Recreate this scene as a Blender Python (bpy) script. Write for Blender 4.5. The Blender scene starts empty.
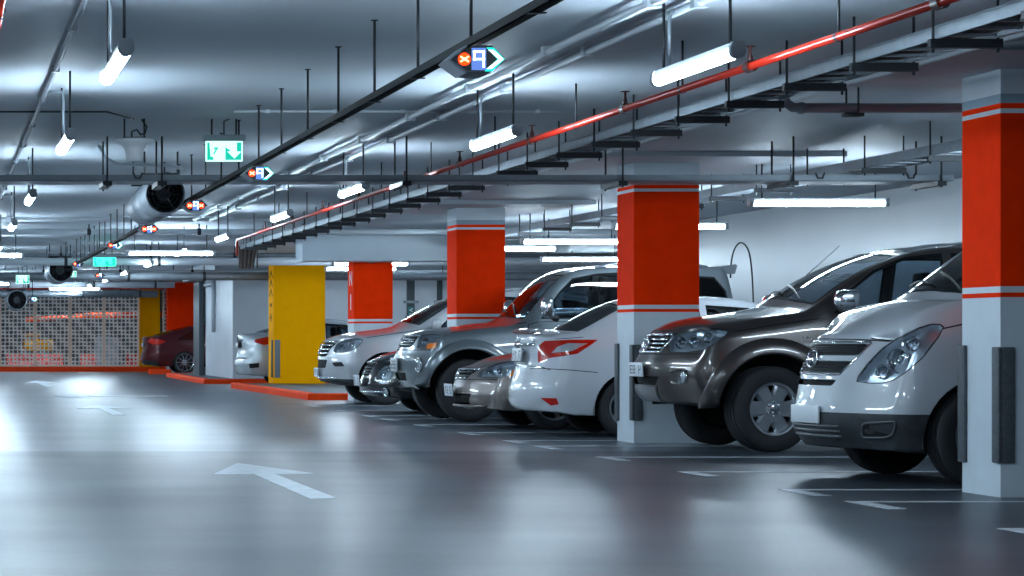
import bpy, bmesh, math, random
import numpy as np
from mathutils import Vector, Matrix
from mathutils.bvhtree import BVHTree
from mathutils.interpolate import poly_3d_calc
random.seed(7)
R = math.radians
PI = math.pi
LAMP_STRENGTH = 84.
EXPOSURE = .75
SC = bpy.context.scene
COL = SC.collection

# ------------------------------------------------------------------ materials
MATS = {}
def mat(name, col=(.5, .5, .5), rough=.5, metal=0., coat=0., spec=.5, emit=None, estr=1., noise=None, bump=None, rnoise=None):
    if name in MATS:
        return MATS[name]
    m = bpy.data.materials.new(name)
    m.use_nodes = True
    nt = m.node_tree
    b = nt.nodes['Principled BSDF']
    b.inputs['Base Color'].default_value = (*col, 1)
    b.inputs['Roughness'].default_value = rough
    b.inputs['Metallic'].default_value = metal
    b.inputs['Coat Weight'].default_value = coat
    b.inputs['Coat Roughness'].default_value = .04
    b.inputs['Specular IOR Level'].default_value = spec
    if emit:
        b.inputs['Emission Color'].default_value = (*emit, 1)
        b.inputs['Emission Strength'].default_value = estr
    if noise or bump or rnoise:
        tc = nt.nodes.new('ShaderNodeTexCoord')
    if noise:                      # (scale, amount): mottled colour of the material itself
        n = nt.nodes.new('ShaderNodeTexNoise'); n.inputs['Scale'].default_value = noise[0]
        n.inputs['Detail'].default_value = 5
        r = nt.nodes.new('ShaderNodeMapRange')
        r.inputs[1].default_value = .3; r.inputs[2].default_value = .7
        r.inputs[3].default_value = 1 - noise[1]; r.inputs[4].default_value = 1 + noise[1]
        mx = nt.nodes.new('ShaderNodeVectorMath'); mx.operation = 'SCALE'
        mx.inputs[0].default_value = col
        nt.links.new(tc.outputs['Object'], n.inputs['Vector'])
        nt.links.new(n.outputs['Fac'], r.inputs[0])
        nt.links.new(r.outputs[0], mx.inputs['Scale'])
        nt.links.new(mx.outputs[0], b.inputs['Base Color'])
    if rnoise:
        n = nt.nodes.new('ShaderNodeTexNoise'); n.inputs['Scale'].default_value = rnoise[0]
        r = nt.nodes.new('ShaderNodeMapRange')
        r.inputs[1].default_value = .3; r.inputs[2].default_value = .7
        r.inputs[3].default_value = rough - rnoise[1]; r.inputs[4].default_value = rough + rnoise[1]
        nt.links.new(tc.outputs['Object'], n.inputs['Vector'])
        nt.links.new(n.outputs['Fac'], r.inputs[0]); nt.links.new(r.outputs[0], b.inputs['Roughness'])
    if bump:                       # (scale, strength, distance)
        n = nt.nodes.new('ShaderNodeTexNoise'); n.inputs['Scale'].default_value = bump[0]
        n.inputs['Detail'].default_value = 4
        bp = nt.nodes.new('ShaderNodeBump'); bp.inputs['Strength'].default_value = bump[1]
        bp.inputs['Distance'].default_value = bump[2]
        nt.links.new(tc.outputs['Object'], n.inputs['Vector'])
        nt.links.new(n.outputs['Fac'], bp.inputs['Height']); nt.links.new(bp.outputs[0], b.inputs['Normal'])
    MATS[name] = m
    return m

def glass_mat(name, tint, refl=(1, 1, 1), ior=1.5):
    """tinted sheet glass: see-through colour plus fresnel mirror"""
    if name in MATS:
        return MATS[name]
    m = bpy.data.materials.new(name); m.use_nodes = True
    nt = m.node_tree; nt.nodes.clear()
    out = nt.nodes.new('ShaderNodeOutputMaterial')
    tr = nt.nodes.new('ShaderNodeBsdfTransparent'); tr.inputs[0].default_value = (*tint, 1)
    gl = nt.nodes.new('ShaderNodeBsdfGlossy'); gl.inputs[0].default_value = (*refl, 1); gl.inputs['Roughness'].default_value = .03
    fr = nt.nodes.new('ShaderNodeFresnel'); fr.inputs[0].default_value = ior
    mx = nt.nodes.new('ShaderNodeMixShader')
    nt.links.new(fr.outputs[0], mx.inputs[0]); nt.links.new(tr.outputs[0], mx.inputs[1]); nt.links.new(gl.outputs[0], mx.inputs[2])
    nt.links.new(mx.outputs[0], out.inputs[0])
    MATS[name] = m
    return m

BLACK = mat('black_plastic', (.012, .014, .017), .45)
RUBBER = mat('tyre_rubber', (.019, .021, .024), .75, bump=(60, .2, .004))
DARKIN = mat('dark_cabin', (.012, .014, .018), .8)
CHROME = mat('chrome', (.75, .78, .82), .12, 1.)
ALLOY = mat('alloy_silver', (.50, .53, .57), .32, .9)
STEEL = mat('wheel_steel', (.10, .11, .13), .45, .6)
GLASS = glass_mat('car_glass', (.30, .37, .42))
DGLASS = glass_mat('dark_privacy_glass', (.03, .035, .045))
LENS = glass_mat('lamp_lens', (.86, .9, .93), ior=1.35)
LAMPIN = mat('lamp_housing', (.55, .60, .65), .3, .75)
REDLENS = mat('red_lens', (.40, .010, .004), .15, coat=.6, emit=(.8, .03, .01), estr=.02)
AMBER = mat('amber_lens', (.95, .22, .02), .15, coat=1.)
SEAL = mat('window_rubber', (.010, .011, .013), .8, spec=.15)
PLATE = mat('plate_white', (.62, .66, .70), .4)
PLATEINK = mat('plate_ink', (.03, .04, .06), .5)
SEAM = mat('panel_gap', (.004, .005, .006), .9)

# ------------------------------------------------------------------ mesh helpers
def mesh_obj(name, bm, materials, parent=None, smooth=True, normals=None, autosmooth=None):
    me = bpy.data.meshes.new(name)
    bm.to_mesh(me); bm.free()
    if not isinstance(materials, (list, tuple)):
        materials = [materials]
    for m in materials:
        me.materials.append(m)
    if smooth:
        me.polygons.foreach_set('use_smooth', [True] * len(me.polygons))
        if autosmooth:
            me.set_sharp_from_angle(angle=R(autosmooth))
    if normals is not None:
        me.normals_split_custom_set_from_vertices(normals)
    o = bpy.data.objects.new(name, me)
    COL.objects.link(o)
    if parent:
        o.parent = parent
    return o

def empty(name, loc=(0, 0, 0), rz=0.):
    o = bpy.data.objects.new(name, None)
    o.empty_display_size = .2
    o.location = loc; o.rotation_euler = (0, 0, rz)
    COL.objects.link(o)
    return o

def tag(o, label=None, cat=None, group=None, kind=None):
    for k, v in (('label', label), ('category', cat), ('group', group), ('kind', kind)):
        if v:
            o[k] = v
    return o

def bx(bm, x0, x1, y0, y1, z0, z1, mi=0, bev=0.):
    vs = [bm.verts.new((x, y, z)) for x in (x0, x1) for y in (y0, y1) for z in (z0, z1)]
    fs = []
    for q in ((0, 1, 3, 2), (4, 6, 7, 5), (0, 4, 5, 1), (2, 3, 7, 6), (0, 2, 6, 4), (1, 5, 7, 3)):
        f = bm.faces.new([vs[i] for i in q]); f.material_index = mi; fs.append(f)
    if bev:
        es = list({e for f in fs for e in f.edges})
        bmesh.ops.bevel(bm, geom=es, offset=bev, segments=2, affect='EDGES', profile=.5)
    return vs

def tube(bm, pts, r, n=8, mi=0, caps=True, closed=False):
    """tube of radius r (number or per-point list) along pts"""
    pts = [Vector(p) for p in pts]
    N = len(pts)
    rr = r if isinstance(r, (list, tuple)) else [r] * N
    rings = []
    up = None
    for i, p in enumerate(pts):
        a = pts[i - 1] if (i > 0 or closed) else p
        b = pts[(i + 1) % N] if (i < N - 1 or closed) else p
        t = (b - a).normalized()
        if up is None:
            up = Vector((0, 0, 1)) if abs(t.z) < .9 else Vector((1, 0, 0))
        u = t.cross(up)
        if u.length < 1e-6:
            u = t.orthogonal()
        u.normalize(); v = u.cross(t).normalized(); up = v
        rings.append([bm.verts.new(p + (u * math.cos(2 * PI * k / n) + v * math.sin(2 * PI * k / n)) * rr[i]) for k in range(n)])
    for i in range(N - 1 if not closed else N):
        A, B = rings[i], rings[(i + 1) % N]
        for k in range(n):
            f = bm.faces.new((A[k], A[(k + 1) % n], B[(k + 1) % n], B[k])); f.material_index = mi
    if caps and not closed:
        for q in (rings[0][::-1], rings[-1]):
            f = bm.faces.new(q); f.material_index = mi

def lathe(bm, prof, axis='y', n=32, c=(0, 0, 0), mi=0, close=False):
    """revolve prof [(radius, along)] about an axis through c"""
    c = Vector(c)
    rings = []
    for (r, a) in prof:
        ring = []
        for k in range(n):
            t = 2 * PI * k / n
            if axis == 'y':
                p = Vector((r * math.cos(t), a, r * math.sin(t)))
            elif axis == 'x':
                p = Vector((a, r * math.cos(t), r * math.sin(t)))
            else:
                p = Vector((r * math.cos(t), r * math.sin(t), a))
            ring.append(bm.verts.new(c + p))
        rings.append(ring)
    M = len(rings)
    for i in range(M if close else M - 1):
        A, B = rings[i], rings[(i + 1) % M]
        for k in range(n):
            f = bm.faces.new((A[k], A[(k + 1) % n], B[(k + 1) % n], B[k])); f.material_index = mi
    return rings

def disc(bm, r, a, axis='y', n=24, c=(0, 0, 0), mi=0):
    ring = lathe(bm, [(r, a)], axis, n, c)[0]
    f = bm.faces.new(ring); f.material_index = mi

def prism(bm, poly, fn, t0, t1, mi=0):
    """extrude a 2D polygon: fn(u, v, t) -> point, from t0 to t1"""
    A = [bm.verts.new(fn(u, v, t0)) for u, v in poly]
    B = [bm.verts.new(fn(u, v, t1)) for u, v in poly]
    n = len(poly)
    fs = [bm.faces.new(A), bm.faces.new(B[::-1])]
    for i in range(n):
        fs.append(bm.faces.new((A[i], B[i], B[(i + 1) % n], A[(i + 1) % n])))
    for f in fs:
        f.material_index = mi
    return fs

def fix(bm):
    bmesh.ops.recalc_face_normals(bm, faces=bm.faces[:])
    return bm

def interp(poly, x):
    return float(np.interp(x, [p[0] for p in poly], [p[1] for p in poly]))

def sm_interp(poly, x):
    """monotone cubic through the polyline's points"""
    xs = [p[0] for p in poly]; ys = [p[1] for p in poly]
    n = len(xs)
    if n < 3 or x <= xs[0] or x >= xs[-1]:
        return interp(poly, x)
    d = [(ys[i + 1] - ys[i]) / (xs[i + 1] - xs[i]) for i in range(n - 1)]
    m = [d[0]] + [0 if d[i - 1] * d[i] <= 0 else 2 / (1 / d[i - 1] + 1 / d[i]) for i in range(1, n - 1)] + [d[-1]]
    i = max(k for k in range(n - 1) if xs[k] <= x)
    h = xs[i + 1] - xs[i]; t = (x - xs[i]) / h
    return ((2 * t**3 - 3 * t**2 + 1) * ys[i] + (t**3 - 2 * t**2 + t) * h * m[i] + (-2 * t**3 + 3 * t**2) * ys[i + 1] + (t**3 - t**2) * h * m[i + 1])
# ------------------------------------------------------------------ car bodies
def inset2d(poly, d):
    """move every edge of a closed polygon inward by d"""
    n = len(poly)
    ar = sum(poly[i][0] * poly[(i + 1) % n][1] - poly[(i + 1) % n][0] * poly[i][1] for i in range(n))
    s = 1 if ar > 0 else -1
    out = []
    for i in range(n):
        p0, p1, p2 = (Vector(poly[(i + k - 1) % n]) for k in range(3))
        e0 = (p1 - p0).normalized(); e1 = (p2 - p1).normalized()
        n0 = Vector((-e0.y, e0.x)) * s; n1 = Vector((-e1.y, e1.x)) * s
        b = n0 + n1
        k = max(.35, 1 + n0.dot(n1))
        out.append(tuple(p1 + b * (d / k)))
    return out

def round_poly(poly, r, seg=3):
    """round the corners of a polygon"""
    out = []
    n = len(poly)
    for i in range(n):
        p0, p1, p2 = (Vector(poly[(i + k - 1) % n]) for k in range(3))
        a = p0 - p1; b = p2 - p1
        k = min(r, a.length * .45, b.length * .45)
        A = p1 + a.normalized() * k; B = p1 + b.normalized() * k
        for j in range(seg + 1):
            t = j / seg
            out.append(tuple(A * (1 - t)**2 + p1 * (2 * t * (1 - t)) + B * t * t))
    return out

def in_poly(poly, u, v):
    c = False
    n = len(poly)
    for i in range(n):
        x1, y1 = poly[i]; x2, y2 = poly[(i + 1) % n]
        if (y1 > v) != (y2 > v) and u < (x2 - x1) * (v - y1) / (y2 - y1) + x1:
            c = not c
    return c

class Car:
    LEVELS = 6
    def __init__(self, s, loc, name, label, cat, group=None):
        self.s = s
        self.root = tag(empty(name, loc), label, cat, group)
        self.paint = s['paint']
        self.make_surface()

    # ---- smooth closed body through a lattice of measured points
    def make_surface(self):
        s = self.s
        X = s['st']; N = len(X) - 1; K = 3; M = 5
        L = X[-1]
        P = {}
        lf = s.get('lf', [0, .16, .42, .74, 1])
        wf = s.get('wf', [.86, .95, 1, .99, .95])
        for i, x in enumerate(X):
            zb = sm_interp(s['bottom'], x); zt = sm_interp(s['top'], x); cr = interp(s['crown'], x)
            z5 = zt - cr
            zbelt = min(sm_interp(s['belt'], x), z5 - .02)
            mw = sm_interp(s['width'], x)
            zs = [zb + (zbelt - zb) * f for f in lf] + [z5]
            ws = [mw * f for f in wf] + [sm_interp(s['w5'], x)]
            sweep = interp(s['wsweep'], x) if 'wsweep' in s else 0
            for j in range(6):
                dn = max(0, 1 - x / .45)**1.0; dt = max(0, 1 - (L - x) / .45)
                for k in range(-K, K + 1):
                    t = k / K
                    if not (i in (0, N) or abs(k) == K or j in (0, M)):
                        continue
                    zz = zs[j]
                    if j == M:
                        zz += cr * (1 - t * t)
                    xx = x
                    xx += dn * (interp(s['nose'], zz) + s['sweep'][0] * abs(t)**2.2 * (1 if j != 0 else .8))
                    xx -= dt * (interp(s['tail'], zz) + s['sweep'][1] * abs(t)**2.2)
                    if j == M:
                        xx -= sweep * (1 - t * t)
                    P[i, j, k] = Vector((xx, ws[j] * t, zz))
        bm = bmesh.new()
        keys = list(P); V = {q: bm.verts.new(P[q]) for q in keys}
        def quad(*q):
            bm.faces.new([V[a] for a in q])
        for j in range(M):
            for k in range(-K, K):
                for i in (0, N):
                    quad((i, j, k), (i, j, k + 1), (i, j + 1, k + 1), (i, j + 1, k))
            for i in range(N):
                for k in (-K, K):
                    quad((i, j, k), (i + 1, j, k), (i + 1, j + 1, k), (i, j + 1, k))
        for i in range(N):
            for k in range(-K, K):
                for j in (0, M):
                    quad((i, j, k), (i + 1, j, k), (i + 1, j, k + 1), (i, j, k + 1))
        fix(bm)
        cl = bm.edges.layers.float.new('crease_edge')
        inv = {v: q for q, v in V.items()}
        for e in bm.edges:
            a, b = inv[e.verts[0]], inv[e.verts[1]]
            if a[1] == b[1] == 5 and abs(a[2]) == abs(b[2]) == K and a[2] == b[2]:
                e[cl] = s.get('edge_crease', .45)
            elif a[1] == b[1] == 4 and a[2] == b[2] and abs(a[2]) == K:
                e[cl] = s.get('belt_crease', .3)
            elif a[1] == b[1] == 0:
                e[cl] = .5
            elif a[0] == b[0] and a[0] in s.get('crease_st', ()) and a[1] == b[1] == 5:
                e[cl] = .5
            elif a[0] == b[0] == 0 and a[1] == b[1] and a[1] in s.get('nose_crease', ()):
                e[cl] = .6
            elif a[0] == b[0] == N and a[1] == b[1] and a[1] in s.get('tail_crease', ()):
                e[cl] = .6
        me = bpy.data.meshes.new('cage'); bm.to_mesh(me)
        order = [inv[v] for v in bm.verts]; bm.free()
        o = bpy.data.objects.new('cage', me); COL.objects.link(o)
        md = o.modifiers.new('s', 'SUBSURF'); md.levels = 1
        target = np.array([P[q] for q in order]); cur = target.copy()
        n = len(order)
        for _ in range(4):
            me.vertices.foreach_set('co', cur.ravel()); me.update()
            dg = bpy.context.evaluated_depsgraph_get()
            ev = o.evaluated_get(dg); m2 = ev.to_mesh()
            co = np.empty(len(m2.vertices) * 3); m2.vertices.foreach_get('co', co); ev.to_mesh_clear()
            cur = cur + (target - co.reshape(-1, 3)[:n]) * .8
        me.vertices.foreach_set('co', cur.ravel()); me.update()
        md.levels = s.get('levels', 3)
        dg = bpy.context.evaluated_depsgraph_get()
        ev = o.evaluated_get(dg); m2 = ev.to_mesh()
        self.bm = bmesh.new(); self.bm.from_mesh(m2); ev.to_mesh_clear()
        bpy.data.objects.remove(o); bpy.data.meshes.remove(me)
        c = self.bm.edges.layers.float.get('crease_edge')
        if c:
            self.bm.edges.layers.float.remove(c)
        bm = self.bm
        bm.normal_update()
        for f in bm.faces:
            f.smooth = True
            if f.normal.z < -.75 and f.calc_center_median().z < .6:
                f.material_index = 1
        self.vn = [v.normal.copy() for v in bm.verts]
        self.vc = [v.co.copy() for v in bm.verts]
        self.polys = [[v.index for v in f.verts] for f in bm.faces]
        self.bvh = BVHTree.FromPolygons(self.vc, self.polys)

    def smooth_n(self, co):
        loc, no, idx, d = self.bvh.find_nearest(co)
        if idx is None:
            return Vector((0, 0, 1))
        q = self.polys[idx]
        w = poly_3d_calc([self.vc[i] for i in q], loc)
        n = Vector((0, 0, 0))
        for a, i in zip(w, q):
            n += self.vn[i] * a
        return n.normalized()

    # ---- cut a 2D outline into the body along a viewing direction; returns the faces inside
    def cut(self, poly, U, D, ok=None, V=Vector((0, 0, 1)), ndot=.05):
        bm = self.bm
        us = [p[0] for p in poly]; vs = [p[1] for p in poly]
        b = (min(us), max(us), min(vs), max(vs))
        def bb(f):
            uu = [v.co.dot(U) for v in f.verts]; vv = [v.co.dot(V) for v in f.verts]
            return min(uu), max(uu), min(vv), max(vv)
        cand = set()
        for f in bm.faces:
            if f.normal.dot(D) < ndot and not f.hide:
                q = bb(f)
                if q[1] >= b[0] and q[0] <= b[1] and q[3] >= b[2] and q[2] <= b[3]:
                    if ok is None or ok(f.calc_center_median()):
                        cand.add(f)
        n = len(poly)
        for i in range(n):
            p, q = poly[i], poly[(i + 1) % n]
            ex, ey = q[0] - p[0], q[1] - p[1]
            l = math.hypot(ex, ey)
            if l < 1e-6:
                continue
            nx, ny = -ey / l, ex / l
            s0, s1, t0, t1 = min(p[0], q[0]) - .001, max(p[0], q[0]) + .001, min(p[1], q[1]) - .001, max(p[1], q[1]) + .001
            todo = []
            for f in cand:
                g = bb(f)
                if g[1] < s0 or g[0] > s1 or g[3] < t0 or g[2] > t1:
                    continue
                ds = [(v.co.dot(U) - p[0]) * nx + (v.co.dot(V) - p[1]) * ny for v in f.verts]
                if min(ds) < -1e-5 and max(ds) > 1e-5:
                    todo.append(f)
            if not todo:
                continue
            geom = list({v for f in todo for v in f.verts}) + list({e for f in todo for e in f.edges}) + todo
            r = bmesh.ops.bisect_plane(bm, geom=geom, dist=1e-5, plane_co=U * p[0] + V * p[1], plane_no=U * nx + V * ny)
            cand = {f for f in cand if f.is_valid}
            cand |= {g for g in r['geom'] if isinstance(g, bmesh.types.BMFace) and g.is_valid}
        out = []
        for f in cand:
            c = f.calc_center_median()
            if f.normal.dot(D) < ndot and in_poly(poly, c.dot(U), c.dot(V)):
                out.append(f)
        return out

    # views: 'side' (x,z), 'front'/'rear' (y,z), 'top' (x,y), or an angle for an oblique look at the nose/tail corner
    def faces(self, poly, view, side=0, ok=None, ndot=None):
        if view == 'side':
            return self.cut(poly, Vector((1, 0, 0)), Vector((0, -side, 0)), (lambda c: c.y * side > .02 and (ok is None or ok(c))), ndot=-.25 if ndot is None else ndot)
        if view == 'front':
            return self.cut(poly, Vector((0, 1, 0)), Vector((1, 0, 0)), (lambda c: c.x < 1.2 and (ok is None or ok(c))), ndot=-.15 if ndot is None else ndot)
        if view == 'rear':
            return self.cut(poly, Vector((0, 1, 0)), Vector((-1, 0, 0)), (lambda c: c.x > self.s['st'][-1] - 1.4 and (ok is None or ok(c))), ndot=-.15)
        if view == 'top':
            return self.cut(poly, Vector((1, 0, 0)), Vector((0, 0, -1)), ok, V=Vector((0, 1, 0)), ndot=-.2)
        a = R(view)
        D = Vector((math.sin(a), math.cos(a) * -side, 0)); U = Vector((math.cos(a), math.sin(a) * side, 0))
        return self.cut(poly, U, D, (lambda c: c.y * side > -.02 and (ok is None or ok(c))), ndot=.12 if ndot is None else ndot)

    def patch(self, faces, name, m, parent=None, off=0., thick=0., remove=True, mi=0, keep=False):
        """a new part from body faces: moved by off along the surface, closed to a depth thick"""
        bm = bmesh.new()
        vm = {}; nrm = []
        faces = [f for f in faces if f.is_valid]
        if not faces:
            return None
        def vert(v, d, tab):
            if v not in tab:
                n = self.smooth_n(v.co)
                tab[v] = bm.verts.new(v.co + n * d); nrm.append(n)
            return tab[v]
        for f in faces:
            g = bm.faces.new([vert(v, off, vm) for v in f.verts]); g.material_index = mi
        if thick:
            fs = set(faces)
            vb = {}
            for f in faces:
                for e in f.edges:
                    if sum(1 for q in e.link_faces if q in fs) == 1:
                        l = [q for q in f.loops if q.edge == e][0]
                        a, b = l.vert, l.link_loop_next.vert
                        A, B = vm[a], vm[b]
                        C, Dv = vert(b, off - thick, vb), vert(a, off - thick, vb)
                        bm.faces.new((B, A, Dv, C)).material_index = mi
        if remove:
            bmesh.ops.delete(self.bm, geom=faces, context='FACES')
        return mesh_obj(name, bm, m, parent or self.root, normals=nrm)

    def both(self, poly, view, name, m, off=0., thick=0., parent=None, remove=True, ok=None):
        """the same patch on both sides of the car"""
        r = []
        for sd in (-1, 1):
            p = poly
            if view in ('front', 'rear'):
                p = [(sd * -u, v) for u, v in poly] if sd == 1 else poly
                f = self.faces(p, view, 0, ok)
            else:
                f = self.faces(p, view, sd, ok)
            pr = parent[(sd + 1) // 2] if isinstance(parent, list) else parent
            r.append(self.patch(f, name, m, pr, off, thick, remove))
        return r

    def glass(self, poly, view, trim=.02, m=None, ok=None, sym=True, name=None, tname='window_seal'):
        """black seal round a pane, then the pane itself"""
        m = m or GLASS
        name = name or ('side_window' if view == 'side' else 'rear_window')
        sides = (-1, 1) if sym else (0,)
        out = []
        for sd in sides:
            f = self.faces(poly, view, sd, ok)
            inner = self.faces(inset2d(poly, trim), view, sd, ok)
            fin = set(inner)
            f = [q for q in self.faces(poly, view, sd, ok) if q not in fin]
            pane = self.patch(inner, name, m, None, -.004)
            if pane is None:
                continue
            self.patch(f, tname, SEAL, pane, -.001, .012)
            out.append(pane)
        return out

    def lamp(self, poly, view, name='headlight', depth=.07, bowls=(), housing=None, lens=None, amber=None, rim=.008):
        """clear lens over a recessed housing with reflector bowls; bowls = (u, v, radius)"""
        res = []
        for sd in (-1, 1):
            f = self.faces(poly, view, sd)
            inner = set(self.faces(inset2d(poly, rim), view, sd))
            f = [q for q in self.faces(poly, view, sd) if q not in inner]
            inner = list(inner)
            if not inner:
                continue
            amb = []
            if amber:
                amb = [q for q in self.faces(amber, view, sd)]
                inner = self.faces(inset2d(poly, rim), view, sd)
                sa = set(amb)
                amb = [q for q in inner if q in sa]; inner = [q for q in inner if q not in sa]
            # housing: the same faces set back into the body
            hb = bmesh.new(); vm = {}
            allf = inner + amb
            for q in allf:
                for v in q.verts:
                    if v not in vm:
                        vm[v] = hb.verts.new(v.co - self.smooth_n(v.co) * depth)
                hb.faces.new([vm[v] for v in q.verts])
            fs = set(allf); top = {}
            for q in allf:
                for l in q.loops:
                    if sum(1 for w in l.edge.link_faces if w in fs) == 1:
                        a, b = l.vert, l.link_loop_next.vert
                        for v in (a, b):
                            if v not in top:
                                top[v] = hb.verts.new(v.co - self.smooth_n(v.co) * .002)
                        hb.faces.new((top[a], top[b], vm[b], vm[a]))
            a = R(view) if not isinstance(view, str) else 0
            U = Vector((math.cos(a), math.sin(a) * sd, 0)); D = Vector((math.sin(a), math.cos(a) * -sd, 0))
            if isinstance(view, str):
                U = Vector((0, 1, 0)) if view in ('front', 'rear') else Vector((1, 0, 0)); D = Vector((1, 0, 0)) if view == 'front' else Vector((-1, 0, 0)) if view == 'rear' else Vector((0, -sd, 0))
            bowl_data = []
            for (u, v, r) in bowls:
                o = U * u + Vector((0, 0, v)) - D * 3
                hit = self.bvh.ray_cast(o, D)
                if hit[0] is not None:
                    bowl_data.append((hit[0], hit[1], r))
            ln = self.patch(inner, name, lens or LENS, None, 0.)
            if ln is None:
                hb.free(); continue
            fix(hb)
            mesh_obj('lamp_housing', hb, housing or LAMPIN, ln, smooth=False)
            self.patch(f, 'lamp_bezel', BLACK, ln, -.002, .01)
            if amb:
                self.patch(amb, 'turn_signal', AMBER, ln, 0., .01)
            for (c, nn, r) in bowl_data:
                b2 = bmesh.new()
                fwd = (-D * .6 + Vector((-1 if view != 'rear' else 1, 0, 0)) * .55).normalized()
                rings = lathe(b2, [(r, 0), (r * .93, -.004), (r * .8, -.03), (r * .5, -.05), (r * .42, -.05), (r * .40, -.03), (r * .3, -.015), (.001, -.008)], 'z', 24)
                q = fwd.to_track_quat('Z', 'Y')
                bmesh.ops.transform(b2, matrix=Matrix.Translation(c + D * .032) @ q.to_matrix().to_4x4(), verts=b2.verts[:])
                fix(b2)
                mesh_obj('reflector', b2, CHROME, ln)
            res.append(ln)
        return res

    def seam(self, pts, view='side', w=.005):
        """thin dark shut line along a polyline"""
        for a, b in zip(pts, pts[1:]):
            a, b = Vector(a), Vector(b)
            d = (b - a).normalized(); n = Vector((-d.y, d.x)) * w
            poly = [tuple(a - n - d * w * .5), tuple(b - n + d * w * .5), tuple(b + n + d * w * .5), tuple(a + n - d * w * .5)]
            for sd in ((-1, 1) if view == 'side' else (0,)):
                for f in self.faces(poly, view, sd):
                    f.material_index = 2

    def door(self, poly, handle=None, name='door', panes=()):
        """door skin as a part of its own, with a shut line round it; handle = (x, z)"""
        for sd in (-1, 1):
            ring_out = poly; ring_in = inset2d(poly, .007)
            fin = set(self.faces(ring_in, 'side', sd))
            fo = [q for q in self.faces(ring_out, 'side', sd) if q not in fin]
            fin = [q for q in self.faces(ring_in, 'side', sd)]
            for q in fo:
                if q.is_valid:
                    q.material_index = 2
            d = self.patch(fin, name, self.paint, None, 0., .015)
            if d and handle:
                hit = self.bvh.ray_cast(Vector((handle[0], sd * 3, handle[1])), Vector((0, -sd, 0)))
                if hit[0]:
                    y = hit[0].y
                    b = bmesh.new()
                    x, z = handle
                    tube(b, [(x - .09, y, z), (x - .08, y + sd * .03, z), (x - .03, y + sd * .042, z), (x + .03, y + sd * .042, z), (x + .08, y + sd * .03, z), (x + .09, y, z)], .013, 8)
                    fix(b)
                    mesh_obj('door_handle', b, self.s.get('handle', self.paint), d)

    def arch(self, cx, r, zc, flare=None, liner=True, n=36):
        """wheel opening with a dark liner; flare = (outer radius, thickness, material)"""
        for sd in (-1, 1):
            circ = [(cx + r * math.cos(2 * PI * k / n), zc + r * math.sin(2 * PI * k / n)) for k in range(n)]
            if flare:
                ro, th, fm = flare
                b = bmesh.new(); rows = []
                zb = self.s['flare_z']
                a0 = math.asin(max(-1, min(1, (zb - zc) / ro)))
                for k in range(41):
                    a = a0 + (PI - 2 * a0) * k / 40
                    row = []
                    for (rr, dy) in ((ro, -.02), (ro, .006), (ro - .012, .024), ((ro * .45 + r * .55), th), (r + .012, th * .96), (r - .004, th * .55), (r, -.04)):
                        px, pz = cx + rr * math.cos(a), zc + rr * math.sin(a)
                        h = self.bvh.ray_cast(Vector((px, sd * 3, max(pz, zb + .01))), Vector((0, -sd, 0)))
                        y = abs(h[0].y) if h[0] is not None else self.s['hw'] * .8
                        row.append(b.verts.new((px, sd * (y + dy), pz)))
                    rows.append(row)
                for A, B in zip(rows, rows[1:]):
                    for q in range(6):
                        b.faces.new((A[q], A[q + 1], B[q + 1], B[q]))
                for q in (rows[0], rows[-1]):
                    b.faces.new(q)
                mesh_obj('fender_flare', fix(b), fm, self.root, autosmooth=40)
            f = self.faces(circ, 'side', sd, lambda c: abs(c.y) > self.s['hw'] * .45, .3)
            bmesh.ops.delete(self.bm, geom=f, context='FACES')
            f = [q for q in self.bm.faces if q.material_index == 1 and (q.calc_center_median().x - cx)**2 < (r * .98)**2 and q.calc_center_median().y * sd > self.s['hw'] * .5]
            bmesh.ops.delete(self.bm, geom=f, context='FACES')
            if liner:
                b = bmesh.new()
                yo = self.s['hw'] * .97 * sd; yi = (self.s['hw'] - .36) * sd
                a0 = math.asin(max(-.95, min(.95, (interp(self.s['bottom'], cx) + .01 - zc) / (r + .012))))
                arc = [(a0 + k / 24 * (PI - 2 * a0)) for k in range(25)]
                A = [b.verts.new((cx + (r + .012) * math.cos(t), yo, zc + (r + .012) * math.sin(t))) for t in arc]
                B = [b.verts.new((cx + (r + .012) * math.cos(t), yi, zc + (r + .012) * math.sin(t))) for t in arc]
                for k in range(24):
                    b.faces.new((A[k], A[k + 1], B[k + 1], B[k]))
                b.faces.new(B)
                mesh_obj('arch_liner', b, SEAM, self.root)

    def wheels(self, xs, r, rim, w, style, inset=.03, steer=0., mrim=None):
        for n, x in enumerate(xs):
            for sd in (-1, 1):
                src = make_wheel(r, rim, w, style, mrim)
                src.parent = self.root
                src.location = (x, sd * (self.s['hw'] - inset - w / 2), r)
                src.rotation_euler = (0, 0, (PI if sd > 0 else 0) + (steer if n == 0 else 0))

    def finish(self, cabin=True):
        bm = self.bm
        bm.normal_update()
        nr = [self.smooth_n(v.co) for v in bm.verts]
        self.body = mesh_obj('body_shell', bm, [self.paint, BLACK, SEAM], self.root, normals=nr)
        if cabin:
            self.cabin()

    def cabin(self):
        """dark floor, dashboard, steering wheel and seats seen through the glass"""
        c = self.s.get('seats')
        if not c:
            return
        hw = self.s['hw']
        zf = .32
        b = bmesh.new()
        x0, x1 = c['x']
        zb = c['belt']
        # tub: floor, inner door skins up to the window line, dash
        bx(b, x0, x1, -hw + .14, hw - .14, zf - .02, zf)
        for sd in (-1, 1):
            y = sd * (hw - .13)
            bx(b, x0, x1, min(y, y - sd * .03), max(y, y - sd * .03), zf, zb - .06)
        bx(b, x0 - .05, x0 + .32, -hw + .16, hw - .16, zb - .42, zb - .07, bev=.05)
        fix(b)
        tub = mesh_obj('cabin_lining', b, DARKIN, self.root, smooth=False)
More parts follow.
